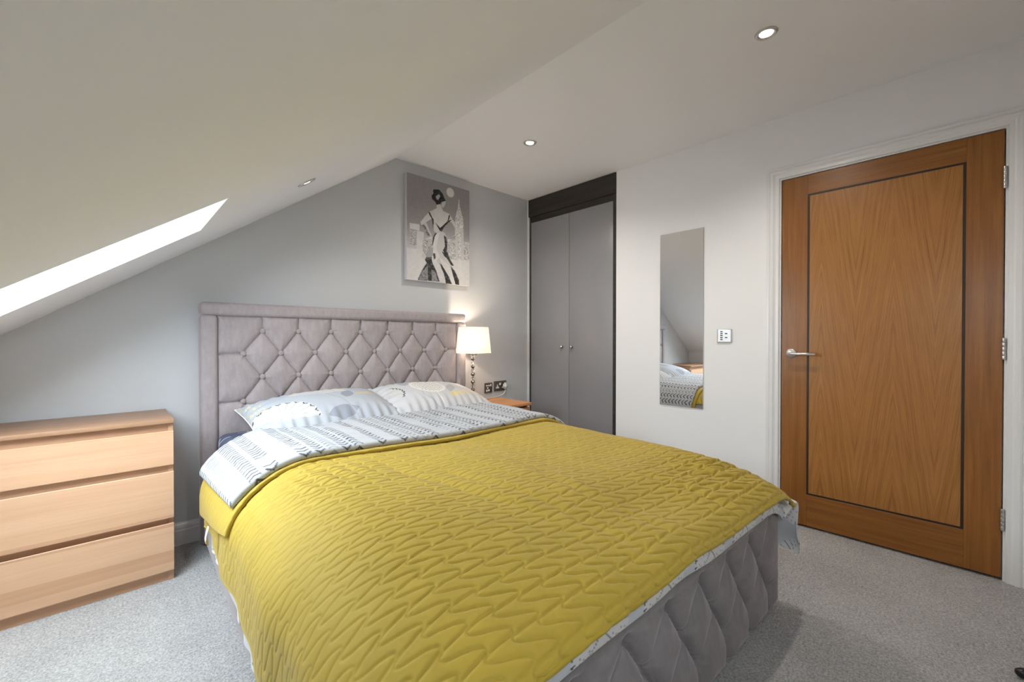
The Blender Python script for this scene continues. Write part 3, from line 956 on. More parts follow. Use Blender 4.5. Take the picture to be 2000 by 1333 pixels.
# folded rim of the flap
tg = [(-0.905, -0.925, 0.405), (-0.912, -0.93, 0.380), (-0.913, -0.915, 0.355), (-0.905, -0.905, 0.345)]
tgo = tube('care_tag', tg, 0.016, MAT['tag'], quilt, 8, 0.12)
tag(tgo, 'small white ribbon tag at the quilt hem')

# ------------------------------------------------------------------ duvet
def duvet_col(S, Y):
    c = np.empty(S.shape+(3,)); c[:] = (0.44, 0.465, 0.50)
    n = fbm(S*6, Y*6, 61, 2)
    c *= (0.95+0.1*n)[..., None]
    w_ = 0.050
    i = np.floor(S/w_).astype(int)
    rs = np.random.default_rng(5).random(400); rd = np.random.default_rng(6).random(400)
    dark = np.array([0.1, 0.2, 0.62, 0.3, 0.1, 0.75, 0.2, 0.9, 0.1, 0.62, 0.3, 0.1, 0.8])[(i+260) % 13]; dirn = np.where(rd[(i+200) % 400] > 0.45, 1.0, -1.0)
    a = S/w_-i-0.5
    per = 0.030
    jit = 0.25*(vnoise(S*40, Y*60, 62)-0.5)
    ph = (Y/per + dirn*np.abs(a)*1.5 + jit) % 1.0
    m = sstep(0.40, 0.30, ph)*sstep(0.0, 0.06, ph)*sstep(0.41, 0.35, np.abs(a))
    gap = vnoise(S*0+i*1.7, Y*9, 63)
    m = m*np.where(gap > 0.14, 1, 0.3)
    tone = np.select([dark < 0.52, dark < 0.68, dark < 0.85], [0.035, 0.20, 0.44], 0.60)
    strength = np.select([dark < 0.52, dark < 0.68, dark < 0.85], [0.95, 0.85, 0.7], 0.25)
    m = (m*strength)[..., None]
    return c*(1-m) + np.stack([tone, tone*1.03, tone*1.1], axis=-1)*m
def duvet_out_col(S, T):
    c = np.empty(S.shape+(3,)); c[:] = (0.60, 0.62, 0.65)
    cell = 0.26
    ii = np.floor(S/cell); jj = np.floor(T/cell)
    fx = (S/cell-ii-0.5)*cell; fy = (T/cell-jj-0.5)*cell
    r = np.hypot(fx, fy); an = np.arctan2(fy, fx)
    kind = ((ii*3+jj*5) % 3).astype(int)
    white = (r < 0.10) & (kind == 0)
    c[white] = (0.72, 0.72, 0.71)
    spk = white & (np.abs((an*14/np.pi) % 1-0.5) < 0.05)
    c[spk] = (0.22, 0.22, 0.24)
    vm = (kind == 0) & (r > 0.088) & (r < 0.10) & (np.abs((an*14/np.pi) % 1-0.5) < 0.22) & (an > 0.5)
    c[vm] = (0.03, 0.03, 0.035)
    leaf = (kind == 1) & ((fx/0.075)**2+(fy/0.032)**2 < 1)
    c[leaf] = (0.17, 0.19, 0.22)
    leaf2 = (kind == 2) & ((np.abs(fx+fy)/0.09)**2+(np.abs(fx-fy)/0.05)**2 < 1)
    c[leaf2] = (0.70, 0.70, 0.69)
    st = (kind == 2) & (np.abs(fx-0.06*np.sin(T*14)) < 0.003)
    c[st] = (0.62, 0.46, 0.20)
    return c
duvet = bthing('duvet')
tag(duvet, 'pale patterned duvet turned back to show its chevron printed lining', 'duvet')
slab('turned_back_section', -0.872, 0.925, -0.485, -1.085, 0.028, 0.022, MAT['printed'], duvet, duvet_col, 0.0027, lambda v: 0.030-0.035*v, 0.012, 0.016, 9)
DLn, DY, DZ = smooth_path([(-0.56, 0.0), (-1.2, 0.0), (-1.75, 0.0), (-1.95, -0.014), (-2.10, -0.042), (-2.175, -0.072), (-2.214, -0.106), (-2.224, -0.135), (-2.218, -0.160)])
s1 = np.arange(-1.175, 1.130, 0.0050); t1 = np.arange(0.02, DLn[-1]+1e-6, 0.0050)
S, T = np.meshgrid(s1, t1, indexing='ij')
hemw = 0.016*(fbm(T*7, T*0+4, 71, 2)-0.5)*2
S2 = np.where(S < 0, S*(1+(hemw+0.035*sstep(0.55, 0.85, T))*(np.abs(S)/1.15)**8), S)
x, zo = side_prof(S2, 0.0)
y = np.interp(T, DLn, DY); zd = np.interp(T, DLn, DZ)
hang = sstep(0.80, 0.862, np.abs(x))
z = ZTOP - 0.004 + zo + zd*(1-0.85*hang) + top_wave(x, y) - 0.006*sstep(0.8, 0.5, np.abs(x))
rip = sstep(0.95, 1.12, np.abs(S))
corner = hang*(S > 0)*sstep(-2.0, -2.2, y)
x = x - np.sign(x)*0.014*hang + np.sign(x)*rip*0.004*np.sin(T*38+3*np.sin(T*9)) + 0.035*corner*(0.6+0.4*np.sin(S*30))
y = y - 0.030*corner + 0.004*np.sin(S*50)*corner*rip
P = np.stack([x, y, z], axis=2)
link('duvet_cover', grid_mesh('duvet_cover', P, duvet_out_col(S, T)), MAT['printed'], duvet)

# ------------------------------------------------------------------ pillows
def pillow(loc, rot, cfun, label, seed, a=0.385, b=0.262, thick=0.112):
    nu, nv = 300, 210
    u = np.linspace(-1, 1, nu); v = np.linspace(-1, 1, nv)
    # denser towards the edge
    u = np.sin(u*math.pi/2*0.96)/math.sin(math.pi/2*0.96); v = np.sin(v*math.pi/2*0.96)/math.sin(math.pi/2*0.96)
    U, Vv = np.meshgrid(u, v, indexing='ij')
    x = a*U*(1-0.055*(1-Vv**2)); y = b*Vv*(1-0.075*(1-U**2))
    dome = np.clip((1-np.abs(U)**3.0), 0, 1)**0.55*np.clip((1-np.abs(Vv)**2.6), 0, 1)**0.6
    edge = np.clip(1-np.maximum(np.abs(U), np.abs(Vv)), 0, 1)
    # gathers running in from the long edges
    ga = np.exp(-((1-np.abs(Vv))/0.34)**2)*sstep(0.0, 0.06, edge)
    wr = 0.0060*ga*np.sin(x*115 + 5*fbm(x*7, y*5, seed))*(0.4+fbm(x*12, y*3, seed+2))
    gb = np.exp(-((1-np.abs(U))/0.22)**2)*sstep(0.0, 0.06, edge)
    wr += 0.0050*gb*np.sin(y*105 + 5*fbm(x*6, y*6, seed+4))
    wr += 0.012*(fbm(x*5, y*5, seed+7, 3)-0.5)*dome
    zt = thick*dome + wr
    zb = -thick*0.75*dome
    colr = cfun(x, y)
    Pt = np.stack([x, y, zt], axis=2); Pb = np.stack([x, y, zb], axis=2)
    t = empty('pillow', (0, 0, 0))
    tag(t, label, 'pillow', 'pillows leaning on the headboard')
    m = Matrix.Translation(Vector(OB)) @ Matrix.Rotation(TH, 4, 'Z') @ Matrix.Translation(Vector(loc)) @ Matrix.Rotation(rot[2], 4, 'Z') @ Matrix.Rotation(rot[0], 4, 'X') @ Matrix.Rotation(rot[1], 4, 'Y')
    t.matrix_world = m
    link('pillow_front', grid_mesh('pillow_front', Pt, colr), MAT['printed'], t)
    link('pillow_back', grid_mesh('pillow_back', Pb[::3, ::3], colr[::3, ::3]), MAT['printed'], t)
    rim = [Pt[i, 0] for i in range(0, nu, 6)] + [Pt[-1, j] for j in range(0, nv, 6)] + [Pt[i, -1] for i in range(nu-1, -1, -6)] + [Pt[0, j] for j in range(nv-1, -1, -6)]
    tube('piped_seam', [tuple(p) for p in rim], 0.0032, MAT['tag'], t, 6)
    return t
BASEC = (0.38, 0.41, 0.46)
WH = (0.52, 0.52, 0.515)
def fan(x, y, c, ax, ay, phi, spread, R, spokes, marks=True, mark_c=(0.03, 0.03, 0.04)):
    r = np.hypot(x-ax, y-ay); an = (np.arctan2(y-ay, x-ax)-phi+np.pi) % (2*np.pi)-np.pi
    inn = (r < R) & (np.abs(an) < spread); c[inn] = WH
    q = (an+spread)/(2*spread)*spokes
    ln = inn & (np.abs(q-np.round(q))*2*spread/spokes*np.maximum(r, 0.02) < 0.0013); c[ln] = (0.36, 0.37, 0.38)
    if marks:
        rr_ = r-0.93*R; al = (q-np.round(q))*2*spread/spokes*r
        mk = (np.abs(rr_-0.8*np.abs(al)+0.004) < 0.004) & (np.abs(al) < 0.013) & (np.abs(an) < spread*0.98); c[mk] = mark_c
def leaf(x, y, c, cx_, cy_, ang, L, wd_, colr):
    dx, dy = x-cx_, y-cy_; p = dx*math.cos(ang)+dy*math.sin(ang); q = -dx*math.sin(ang)+dy*math.cos(ang)
    m = (np.abs(p) < L) & (np.abs(q) < wd_*(1-(p/L)**2)); c[m] = colr
def stem(x, y, c, pts, w_, colr):
    stroke(pts, w_, colr, x, y, c)
def col_left(x, y):
    c = np.empty(x.shape+(3,)); c[:] = BASEC
    leaf(x, y, c, 0.03, -0.175, 0.1, 0.085, 0.042, (0.25, 0.275, 0.32))
    stem(x, y, c, [(0.01, 0.03), (0.06, -0.07), (0.10, -0.25)], 0.006, (0.33, 0.35, 0.39))
    leaf(x, y, c, 0.115, 0.00, 1.1, 0.062, 0.034, (0.25, 0.265, 0.31))
    fan(x, y, c, -0.27, -0.165, 1.15, 1.25, 0.185, 10)
    fan(x, y, c, -0.02, 0.035, 1.5, 1.35, 0.155, 12, True, (0.62, 0.50, 0.22))
    stem(x, y, c, [(-0.25, -0.17), (-0.20, -0.25)], 0.006, (0.36, 0.39, 0.43))
    stem(x, y, c, [(0.20, 0.25), (0.26, 0.05), (0.27, -0.2)], 0.005, (0.40, 0.40, 0.42))
    leaf(x, y, c, 0.21, 0.16, 0.9, 0.07, 0.035, (0.30, 0.32, 0.37))
    m = (x > 0.20) & (np.abs(((x*60) % 1)-0.5) < 0.09); c[m] = (0.40, 0.40, 0.40)
    m = (x > 0.16) & (np.abs(y+0.10-0.12*np.sin(x*6)) < 0.016) & (np.abs(((x*80) % 1)-0.5) < 0.25); c[m] = (0.68, 0.52, 0.12)
    m = (x < -0.29) & (y > -0.02) & (vnoise(x*150, y*150, 3) > 0.72); c[m] = (0.62, 0.52, 0.25)
    return c
def col_right(x, y):
    c = np.empty(x.shape+(3,)); c[:] = (0.50, 0.505, 0.53)
    m = x > 0.08; c[m] = (0.53, 0.525, 0.525)
    stem(x, y, c, [(-0.10, 0.05), (-0.14, -0.12), (-0.06, -0.25)], 0.005, (0.38, 0.40, 0.43))
    leaf(x, y, c, -0.17, 0.11, 1.3, 0.075, 0.036, (0.36, 0.36, 0.40))
    leaf(x, y, c, 0.10, -0.04, 1.0, 0.085, 0.03, (0.40, 0.40, 0.42))
    r = np.hypot((x+0.045), (y-0.01)); disc = r < 0.118; c[disc] = (0.68, 0.67, 0.65)
    cell = 0.021
    ii = np.floor(x/cell); jj = np.floor(y/cell+0.5*(ii % 2)); fx = x/cell-ii-0.5; fy = y/cell+0.5*(ii % 2)-jj-0.5
    rot_ = vnoise(ii*3.1, jj*2.7, 9)*6.28
    a2 = fx*np.cos(rot_)+fy*np.sin(rot_); b2 = -fx*np.sin(rot_)+fy*np.cos(rot_)
    vm = (np.abs(b2-0.9*np.abs(a2)+0.18) < 0.10) & (np.abs(a2) < 0.34) & (r < 0.100); c[vm] = (0.045, 0.035, 0.035)
    stem(x, y, c, [(-0.04, -0.11), (-0.035, -0.26)], 0.004, (0.74, 0.73, 0.71))
    st = (x > 0.12) & (np.abs(((x*34+1.5*y) % 1)-0.5) < 0.07); c[st] = (0.42, 0.41, 0.41)
    m = (x > 0.05) & (np.abs(y+0.14-0.25*(x-0.05)) < 0.022) & (np.abs(((x*75+3*np.sin(x*40)) % 1)-0.5) < 0.22); c[m] = (0.70, 0.54, 0.16)
    fan(x, y, c, -0.34, -0.03, 0.1, 0.9, 0.11, 7, True)
    return c
pillow((-0.300, -0.335, 0.650), (0.20, -0.04, 0.03), col_left, 'pale grey pillow with white dandelion print on the left of the bed', 3)
pillow((0.380, -0.335, 0.655), (0.20, 0.04, -0.03), col_right, 'pale pillow printed with a white disc of black chevrons beside the lamp', 13)

# ------------------------------------------------------------------ chest of drawers
CX0, CX1, CY, CT = -3.475, -2.6765, -0.393, 0.715
ch = wthing('chest_of_drawers', ((CX0+CX1)/2, -0.2, 0))
tag(ch, 'pale beech chest of three wide handleless drawers under the skylight', 'chest of drawers')
box('top', CX0-0.001, CX1+0.001, CY-0.001, -0.021, CT-0.017, CT, MAT['beech_shaded'], ch, 0.0012, 2)
box('side_panel', CX0, CX0+0.018, CY+0.019, -0.022, 0, CT-0.017, MAT['beech'], ch)
box('side_panel', CX1-0.018, CX1, CY+0.019, -0.022, 0, CT-0.017, MAT['beech'], ch)
box('back_panel', CX0+0.018, CX1-0.018, -0.028, -0.022, 0.02, CT-0.017, MAT['beech'], ch)
box('plinth', CX0+0.018, CX1-0.018, CY+0.022, CY+0.04, 0, 0.06, MAT['beech'], ch)
for zr in (0.4825, 0.2545):
    box('divider', CX0+0.018, CX1-0.018, CY+0.024, CY+0.06, zr-0.004, zr+0.036, MAT['beech'], ch)
box('front_rail', CX0+0.018, CX1-0.018, CY+0.026, CY+0.045, 0.66, CT-0.017, MAT['beech'], ch)
def drawer_front(z0, z1):
    bm = bmesh.new()
    # section in y-z: the top edge is cut back as a finger pull
    sec = [(CY+0.0175, z0), (CY, z0), (CY, z1-0.002), (CY+0.002, z1), (CY+0.006, z1), (CY+0.0175, z1-0.012)]
    r = [[bm.verts.new((x, y, z)) for y, z in sec] for x in (CX0+0.0005, CX1-0.0005)]
    n = len(sec)
    for i in range(n): bm.faces.new((r[0][i], r[1][i], r[1][(i+1) % n], r[0][(i+1) % n]))
    bm.faces.new(r[0][::-1]); bm.faces.new(r[1])
    d = link('drawer', bm_mesh(bm, 'drawer'), MAT['beech'], ch)
    bx = box('drawer_box', CX0+0.0185, CX1-0.0185, CY+0.030, -0.05, z0+0.01, z1+0.016, MAT['beech'], None)
    bx.parent = d
drawer_front(0.515, 0.664); drawer_front(0.281, 0.484); drawer_front(0.049, 0.256)

# ------------------------------------------------------------------ bedside table
NX0, NX1, NYF, NYB, NT_ = -0.842, -0.428, -0.462, -0.040, 0.565
ns = wthing('bedside_table', ((NX0+NX1)/2, (NYF+NYB)/2, 0))
tag(ns, 'small warm oak bedside table with rounded top between bed and wardrobe', 'bedside table')
bm = bmesh.new(); add_box(bm, NX0, NX1, NYF, NYB, NT_-0.022, NT_)
bmesh.ops.bevel(bm, geom=[e for e in bm.edges if all(abs(v.co.y-NYF) < 1e-5 for v in e.verts)] , offset=0.0095, segments=4, affect='EDGES')
link('table_top', bm_mesh(bm, 'table_top', False), MAT['bedside_wood'], ns)
box('side_panel', NX0+0.012, NX0+0.030, NYF+0.045, NYB, 0, NT_-0.022, MAT['bedside_wood'], ns)
box('side_panel', NX1-0.030, NX1-0.012, NYF+0.045, NYB, 0, NT_-0.022, MAT['bedside_wood'], ns)
box('back_panel', NX0+0.03, NX1-0.03, NYB-0.012, NYB-0.004, 0.03, NT_-0.022, MAT['bedside_wood'], ns)
box('shelf', NX0+0.03, NX1-0.03, NYF+0.05, NYB-0.012, 0.03, 0.05, MAT['bedside_wood'], ns)
for z0, z1 in ((0.365, 0.528), (0.195, 0.358), (0.035, 0.188)):
    d = box('drawer', NX0+0.013, NX1-0.013, NYF+0.024, NYF+0.044, z0, z1, MAT['bedside_wood'], ns, 0.002, 2)
    kb = lathe('knob', [(0, 0), (0.006, 0), (0.006, 0.01), (0.013, 0.018), (0.011, 0.024), (0, 0.026)], MAT['chrome'], None, 18, ((NX0+NX1)/2, NYF+0.024, (z0+z1)/2), (math.pi/2, 0, 0))
    kb.parent = d

# ------------------------------------------------------------------ table lamp
LX, LY = -0.812, -0.185
LZ = NT_
lp = wthing('table_lamp', (LX, LY, LZ))
tag(lp, 'lit table lamp with white tapered shade and crystal bead stem', 'table lamp')
lathe('lamp_base', [(0, 0), (0.058, 0), (0.062, 0.004), (0.060, 0.010), (0.030, 0.016), (0.014, 0.024), (0.010, 0.034), (0, 0.034)], MAT['crystal'], lp, 40, (LX, LY, LZ+0.0005))
tube('rod', [(LX, LY, LZ+0.01), (LX, LY, LZ+0.45)], 0.0032, MAT['chrome'], lp, 10)
nb = 11
z = LZ+0.035
for k in range(nb):
    hgt = 0.0300
    if k % 2 == 0:
        me = lathe_mesh('bead', [(0.004, 0), (0.011, 0.003), (0.0160, 0.009), (0.0160, 0.018), (0.011, 0.0245), (0.004, 0.0285)], 10, False)
        link('chrome_bead', me, MAT['dark_chrome'], lp, (LX, LY, z))
    else:
        me = lathe_mesh('bead', [(0.004, 0), (0.010, 0.003), (0.0135, 0.010), (0.0135, 0.018), (0.010, 0.0255), (0.004, 0.0285)], 8, False)
        link('crystal_bead', me, MAT['crystal'], lp, (LX, LY, z))
    z += hgt
lathe('drip_dish', [(0.004, 0.0), (0.014, 0.002), (0.024, 0.010), (0.040, 0.021), (0.042, 0.023), (0.038, 0.0225), (0.022, 0.014), (0.004, 0.010)], MAT['crystal'], lp, 36, (LX, LY, z), cap=False)
lathe('lamp_holder', [(0, 0), (0.013, 0), (0.014, 0.03), (0.010, 0.045), (0, 0.045)], MAT['white_plastic'], lp, 24, (LX, LY, z+0.012))
SB, ST_ = 0.960, 1.160
bulb = lathe('bulb', [(0, 0), (0.011, 0.0), (0.012, 0.012), (0.020, 0.032), (0.024, 0.050), (0.019, 0.066), (0.008, 0.074), (0, 0.075)], emis('warm_bulb', (1.0, 0.84, 0.64), 10.0), lp, 24, (LX, LY, z+0.050))
shade = lathe('lamp_shade', [(0.142, SB), (0.122, ST_), (0.1212, ST_), (0.1412, SB)], MAT['shade'], lp, 64, (LX, LY, 0), cap=False)
for zz_, rr_ in ((SB, 0.1416), (ST_, 0.1216)):
    ring = [(LX+rr_*math.cos(2*math.pi*k/48), LY+rr_*math.sin(2*math.pi*k/48), zz_) for k in range(49)]
    tube('shade_rim', ring, 0.0022, MAT['tag'], lp, 6)
for k in range(3):
    a = k*2.094+0.4
    tube('shade_spoke', [(LX, LY, z+0.05), (LX+0.126*math.cos(a), LY+0.126*math.sin(a), ST_-0.04)], 0.0016, MAT['chrome'], lp, 6)
ld = bpy.data.lights.new('table_lamp_bulb', 'POINT'); ld.energy = LAMP_W; ld.color = (1.0, 0.82, 0.62); ld.shadow_soft_size = 0.028
lo = bpy.data.objects.new('table_lamp_bulb', ld); lo.location = (LX, LY, 1.075); COL.objects.link(lo)
lo.parent = lp; lo.matrix_parent_inverse = _INV[lp.name]

# ------------------------------------------------------------------ wall sockets with plug and flex
def plate(name, x0, x1, z0, z1, label):
    t = wthing(name, ((x0+x1)/2, 0, (z0+z1)/2)); tag(t, label, 'wall socket', 'dark metal wall sockets')
    box('face_plate', x0, x1, -0.008, -0.0004, z0, z1, MAT['gunmetal'], t, 0.002, 2)
    return t
t = plate('data_socket', -0.537, -0.452, 0.606, 0.690, 'dark metal single outlet plate with five small white inserts')
for (a, b, c, d) in ((-0.523, -0.506, 0.662, 0.672), (-0.500, -0.484, 0.662, 0.672), (-0.477, -0.464, 0.659, 0.679), (-0.512, -0.499, 0.640, 0.655), (-0.524, -0.507, 0.616, 0.632), (-0.500, -0.484, 0.618, 0.634)):
    box('insert', a, b, -0.0105, -0.0078, c, d, MAT['white_plastic'], t, 0.001, 2)
t = plate('power_socket', -0.430, -0.283, 0.612, 0.698, 'dark metal double power socket with a white plug in it')
for cx_ in (-0.392, -0.321):
    for (a, b, c, d) in ((-0.005, 0.005, 0.010, 0.026), (-0.018, -0.004, -0.008, 0.006), (0.004, 0.018, -0.008, 0.006), (-0.008, 0.008, -0.006, 0.014)):
        box('pin_insert', cx_+a, cx_+b, -0.0100, -0.0078, 0.642+c, 0.642+d, MAT['white_plastic'], t, 0.0008, 1)
for cx_ in (-0.362, -0.300):
    box('rocker_switch', cx_-0.010, cx_+0.010, -0.0125, -0.0078, 0.662, 0.682, MAT['white_plastic'], t, 0.0015, 2)
pg = wthing('mains_plug', (-0.314, -0.03, 0.648))
tag(pg, 'white mains plug with flex in the double socket', 'plug')
bm = bmesh.new(); add_box(bm, -0.340, -0.292, -0.042, -0.0135, 0.628, 0.676)
bmesh.ops.bevel(bm, geom=bm.edges[:], offset=0.009, segments=4, affect='EDGES')
link('plug_body', bm_mesh(bm, 'plug_body', True), MAT['white_plastic'], pg)
fx = [(-0.316, -0.026, 0.630), (-0.318, -0.027, 0.610), (-0.326, -0.026, 0.592), (-0.345, -0.024, 0.578), (-0.38, -0.026, 0.5715), (-0.44, -0.048, 0.5690), (-0.52, -0.062, 0.5690), (-0.60, -0.072, 0.5690), (-0.68, -0.092, 0.5690), (-0.74, -0.122, 0.5690), (-0.762, -0.140, 0.571)]
tube('flex', fx, 0.0030, MAT['white_plastic'], pg, 8)

# ------------------------------------------------------------------ mirror
mr = wthing('wall_mirror', (-0.004, -1.456, 0.603))
tag(mr, 'tall frameless rectangular mirror screwed to the white wall', 'mirror')
box('mirror_glass', -0.006, -0.0012, -1.6068, -1.3053, 0.6026, 1.8088, MAT['mirror'], mr, 0.0012, 1)
box('backing', -0.0012, -0.0004, -1.604, -1.308, 0.606, 1.806, MAT['dark_gap'], mr)
for zz_ in (1.789, 0.621):
    lathe('screw_cap', [(0, 0), (0.005, 0), (0.0045, 0.002), (0, 0.003)], MAT['chrome'], mr, 16, (-0.006, -1.452, zz_), (0, -math.pi/2, 0))

# ------------------------------------------------------------------ lighting control plate
sw = wthing('light_switch', (-0.005, -1.7375, 1.0895))
tag(sw, 'square silver lighting keypad with seven black buttons beside the mirror', 'light switch')
box('face_plate', -0.010, -0.0004, -1.7805, -1.6945, 1.0465, 1.1325, MAT['satin'], sw, 0.003, 3)
sp_ = box('key_panel', -0.0112, -0.0095, -1.776, -1.700, 1.051, 1.128, plain('silver_keypad', (0.66, 0.66, 0.67), 0.35, 0.3), sw, 0.001, 1)
for k in range(5):
    zc_ = 1.116-0.0125*k
    box('key', -0.0128, -0.011, -1.7295, -1.7145, zc_-0.0034, zc_+0.0034, MAT['black'], sw, 0.0008, 1)
for k in range(2):
    zc_ = 1.1035-0.025*k
    box('key', -0.0128, -0.011, -1.7575, -1.7425, zc_-0.0034, zc_+0.0034, MAT['black'], sw, 0.0008, 1)

# ------------------------------------------------------------------ canvas print
PX0, PX1, PZ0, PZ1 = -1.3063, -0.7285, 1.4993, 2.2756
cv = wthing('canvas_print', ((PX0+PX1)/2, -0.02, PZ0))
tag(cv, 'monochrome canvas print of a woman in a gown before a skyline', 'picture')
box('stretched_canvas', PX0, PX1, -0.0385, -0.002, PZ0, PZ1, paint('canvas_edge', (0.62, 0.61, 0.62), 0.8), cv, 0.002, 2)
MOON= (0.669, 0.077)
ART=[
 ('W',0.72,[(0.045,0.467),(0.187,0.466),(0.186,0.522),(0.044,0.523)]),
 ('S',0.42,[(0.047,0.533),(0.139,0.527),(0.138,0.67),(0.046,0.669)]),
 ('W',0.7,[(0.147,0.526),(0.249,0.53),(0.248,0.598),(0.378,0.553),(0.393,0.667),(0.327,0.693),(0.215,0.745),(0.144,0.74)]),
 ('W',0.74,[(0.0,0.703),(0.231,0.702),(0.214,0.765),(0.285,0.811),(0.229,0.866),(0.165,0.998),(-0.003,1.002)]),
 ('S',0.45,[(0.232,0.599),(0.378,0.574),(0.384,0.688),(0.278,0.749),(0.231,0.702)]),
 ('S',0.5,[(0.628,0.548),(0.776,0.544),(0.787,0.745),(0.646,0.746)]),
 ('S',0.48,[(0.9,0.542),(1.007,0.542),(1.003,0.728),(0.897,0.731)]),
 ('W',0.66,[(0.809,0.121),(0.82,0.12),(0.833,0.206),(0.793,0.212)]),
 ('S',0.6,[(0.793,0.212),(0.833,0.206),(0.886,0.31),(0.893,0.409),(0.743,0.427),(0.751,0.327)]),
 ('W',0.62,[(0.743,0.427),(0.893,0.409),(0.907,0.797),(0.772,0.806)]),
 ('S',0.55,[(0.793,0.432),(0.844,0.426),(0.844,0.801),(0.804,0.804)]),
 ('W',0.72,[(0.646,0.756),(1.003,0.734),(0.998,1.0),(0.783,1.002),(0.715,0.811)]),
 ('D',0.3,[(0.247,0.448),(0.306,0.5),(0.353,0.555),(0.297,0.551),(0.253,0.484),(0.218,0.462)]),
 ('W',0.68,[(0.324,0.324),(0.267,0.378),(0.195,0.444),(0.218,0.465),(0.25,0.448),(0.29,0.427),(0.38,0.374)]),
 ('W',0.6,[(0.25,0.448),(0.29,0.432),(0.333,0.5),(0.37,0.538),(0.353,0.561),(0.313,0.513)]),
 ('W',0.66,[(0.67,0.305),(0.722,0.353),(0.843,0.448),(0.728,0.527),(0.713,0.52),(0.785,0.457),(0.695,0.378),(0.645,0.362)]),
 ('D',0.35,[(0.836,0.456),(0.723,0.529),(0.714,0.524),(0.774,0.487)]),
 ('W',0.7,[(0.449,0.236),(0.499,0.221),(0.524,0.238),(0.549,0.278),(0.644,0.292),(0.67,0.305),(0.626,0.367),(0.512,0.48),(0.429,0.421),(0.324,0.324),(0.448,0.27)]),
 ('M',0.52,[(0.467,0.363),(0.48,0.362),(0.471,0.405),(0.459,0.428)]),
 ('W',0.66,[(0.534,0.194),(0.594,0.175),(0.585,0.208),(0.55,0.251),(0.525,0.233)]),
 ('D',0.03,[(0.409,0.089),(0.484,0.079),(0.535,0.103),(0.594,0.175),(0.559,0.185),(0.534,0.189),(0.499,0.221),(0.449,0.236),(0.424,0.21),(0.375,0.191),(0.367,0.161),(0.397,0.13),(0.392,0.104)]),
 ('M',0.4,[(0.433,0.154),(0.484,0.122),(0.504,0.14),(0.475,0.184),(0.449,0.18)]),
 ('W',0.66,[(0.389,0.373),(0.429,0.421),(0.504,0.465),(0.461,0.518),(0.403,0.498)]),
 ('M',0.52,[(0.445,0.509),(0.512,0.48),(0.58,0.499),(0.614,0.56),(0.621,0.667),(0.577,0.735),(0.714,0.876),(0.801,0.996),(0.59,1.001),(0.488,0.985),(0.423,0.884),(0.375,0.794),(0.393,0.688),(0.385,0.615)]),
 ('W',0.74,[(0.445,0.514),(0.495,0.503),(0.46,0.586),(0.443,0.662),(0.492,0.742),(0.441,0.788),(0.378,0.793),(0.396,0.687),(0.394,0.614)]),
 ('W',0.72,[(0.378,0.793),(0.441,0.778),(0.54,0.876),(0.59,0.996),(0.505,0.984),(0.439,0.894)]),
 ('W',0.72,[(0.492,0.742),(0.542,0.765),(0.645,0.816),(0.749,0.917),(0.783,0.997),(0.694,0.998),(0.609,0.893),(0.524,0.814)]),
 ('D',0.05,[(0.316,0.323),(0.34,0.322),(0.38,0.374),(0.402,0.387),(0.396,0.478),(0.38,0.422),(0.372,0.386),(0.335,0.349)]),
 ('D',0.05,[(0.421,0.411),(0.504,0.454),(0.626,0.367),(0.698,0.345),(0.581,0.424),(0.521,0.493),(0.492,0.479)]),
 ('D',0.08,[(0.648,0.303),(0.667,0.308),(0.638,0.369),(0.617,0.379)]),
 ('D',0.05,[(0.455,0.511),(0.414,0.549),(0.385,0.652),(0.375,0.626),(0.395,0.546),(0.428,0.516)]),
 ('D',0.05,[(0.563,0.519),(0.6,0.535),(0.619,0.592),(0.614,0.668),(0.577,0.705),(0.549,0.674),(0.582,0.628),(0.571,0.565)]),
 ('D',0.07,[(0.286,0.759),(0.367,0.747),(0.378,0.809),(0.439,0.883),(0.491,0.987),(0.157,0.995),(0.229,0.887),(0.293,0.821),(0.267,0.792)]),
 ('S',0.22,[(0.213,0.919),(0.309,0.84),(0.315,0.99),(0.173,0.992)]),
 ('S',0.25,[(0.365,0.878),(0.423,0.895),(0.471,0.986),(0.372,0.988)]),
 ('M',0.35,[(0.27,0.74),(0.336,0.672),(0.385,0.657),(0.392,0.74),(0.343,0.76),(0.286,0.764)]),
 ('D',0.1,[(0.392,0.719),(0.422,0.711),(0.435,0.763),(0.4,0.776)]),
 ('D',0.06,[(0.496,0.803),(0.524,0.814),(0.643,0.923),(0.698,1.001),(0.598,1.001),(0.566,0.907),(0.524,0.856)]),
 ('D',0.06,[(0.526,0.681),(0.577,0.698),(0.621,0.672),(0.655,0.74),(0.727,0.807),(0.68,0.811),(0.625,0.758),(0.568,0.725)]),
 ('D',0.05,[(0.671,0.814),(0.735,0.855),(0.811,0.946),(0.819,1.0),(0.756,0.999),(0.713,0.908)]),
]
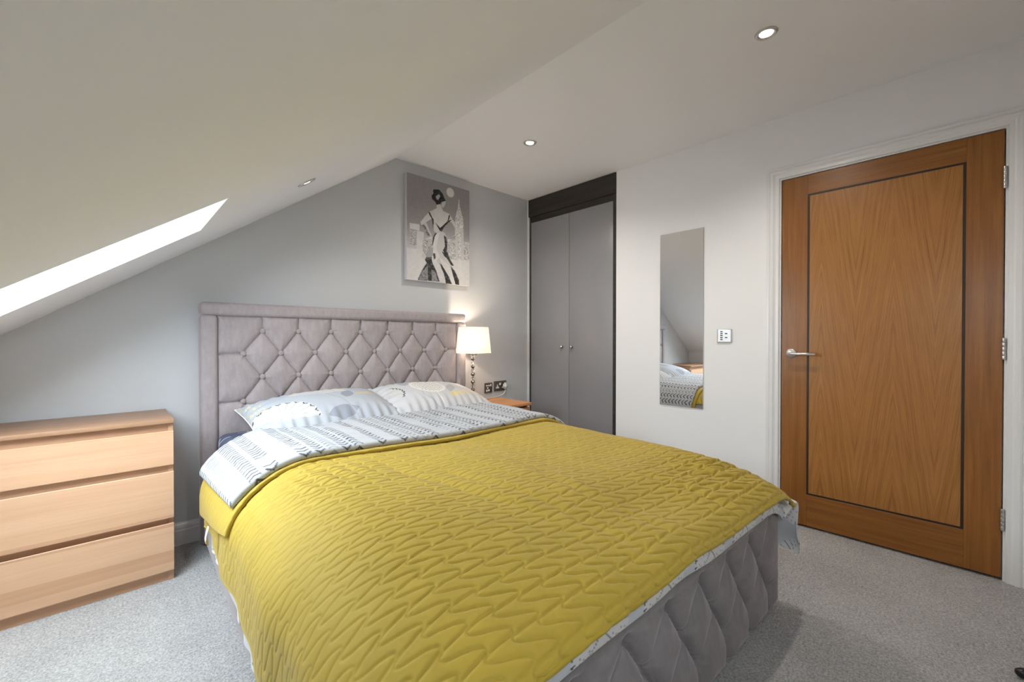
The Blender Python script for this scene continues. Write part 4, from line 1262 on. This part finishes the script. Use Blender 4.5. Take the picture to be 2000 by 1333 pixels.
def paint_art(u, v):
    top = np.array([0.300, 0.283, 0.288]); low = np.array([0.56, 0.545, 0.54])
    k = sstep(0.42, 0.78, v)[..., None]
    c = top*(1-k)+low*k
    nz = fbm(u*60, v*60, 81, 2); c = c*(0.93+0.14*nz)[..., None]
    mo = np.hypot((u-MOON[0])*0.578, (v-MOON[1])*0.776)
    m = sstep(0.042, 0.030, mo)[..., None]; c = c*(1-m)+np.array([0.70, 0.69, 0.67])*m
    for kind, tone, poly in ART:
        px_ = np.array([p[0] for p in poly]); py_ = np.array([p[1] for p in poly])
        uu = u+0.006*(fbm(u*35, v*35, 83, 2)-0.5); vv = v+0.006*(fbm(u*35, v*35, 85, 2)-0.5)
        ins = np.zeros(u.shape, bool); n = len(poly); j = n-1
        for i in range(n):
            cnd = ((py_[i] > vv) != (py_[j] > vv)) & (uu < (px_[j]-px_[i])*(vv-py_[i])/(py_[j]-py_[i]+1e-12)+px_[i])
            ins ^= cnd; j = i
        col_ = np.empty(u.shape+(3,)); col_[:] = tone*np.array([1.0, 0.975, 0.965])*(0.86 if kind == 'W' else 1.0)
        if kind == 'S': col_ *= (0.45+1.05*vnoise(u*95, v*130, 87))[..., None]
        if kind == 'D': col_ *= (0.45+1.0*np.clip(fbm(u*30, v*70, 89, 2)-0.5, 0, 1)*4)[..., None]
        if kind == 'W': col_ *= (0.94+0.12*fbm(u*25, v*40, 91, 2))[..., None]
        c[ins] = np.clip(col_[ins], 0, 0.85)
    return c
nu_, nv_ = 232, 312
uu_, vv_ = np.meshgrid(np.linspace(0.002, 0.998, nu_), np.linspace(0.998, 0.002, nv_), indexing='ij')
Pc = np.stack([PX0+(PX1-PX0)*uu_, np.full(uu_.shape, -0.0390), PZ1-(PZ1-PZ0)*vv_], axis=2)
link('printed_face', grid_mesh('printed_face', Pc, paint_art(uu_, vv_), smooth=False), MAT['canvas_print'], cv)

# ------------------------------------------------------------------ black rubber tip lying on the carpet at the frame edge
bt = wthing('black_rubber_tip', (-0.80, -2.92, 0))
tag(bt, 'black rounded rubber tip resting on the carpet near the door', 'rubber foot')
tube('tip', [(-0.790, -2.882, 0.017), (-0.788, -2.886, 0.017), (-0.783, -2.895, 0.017), (-0.770, -2.920, 0.017), (-0.755, -2.95, 0.017)], [0.004, 0.011, 0.0150, 0.0165, 0.0165], MAT['black'], bt, 20)
tube('shaft', [(-0.757, -2.946, 0.018), (-0.70, -3.06, 0.024)], 0.010, MAT['chrome'], bt, 16)
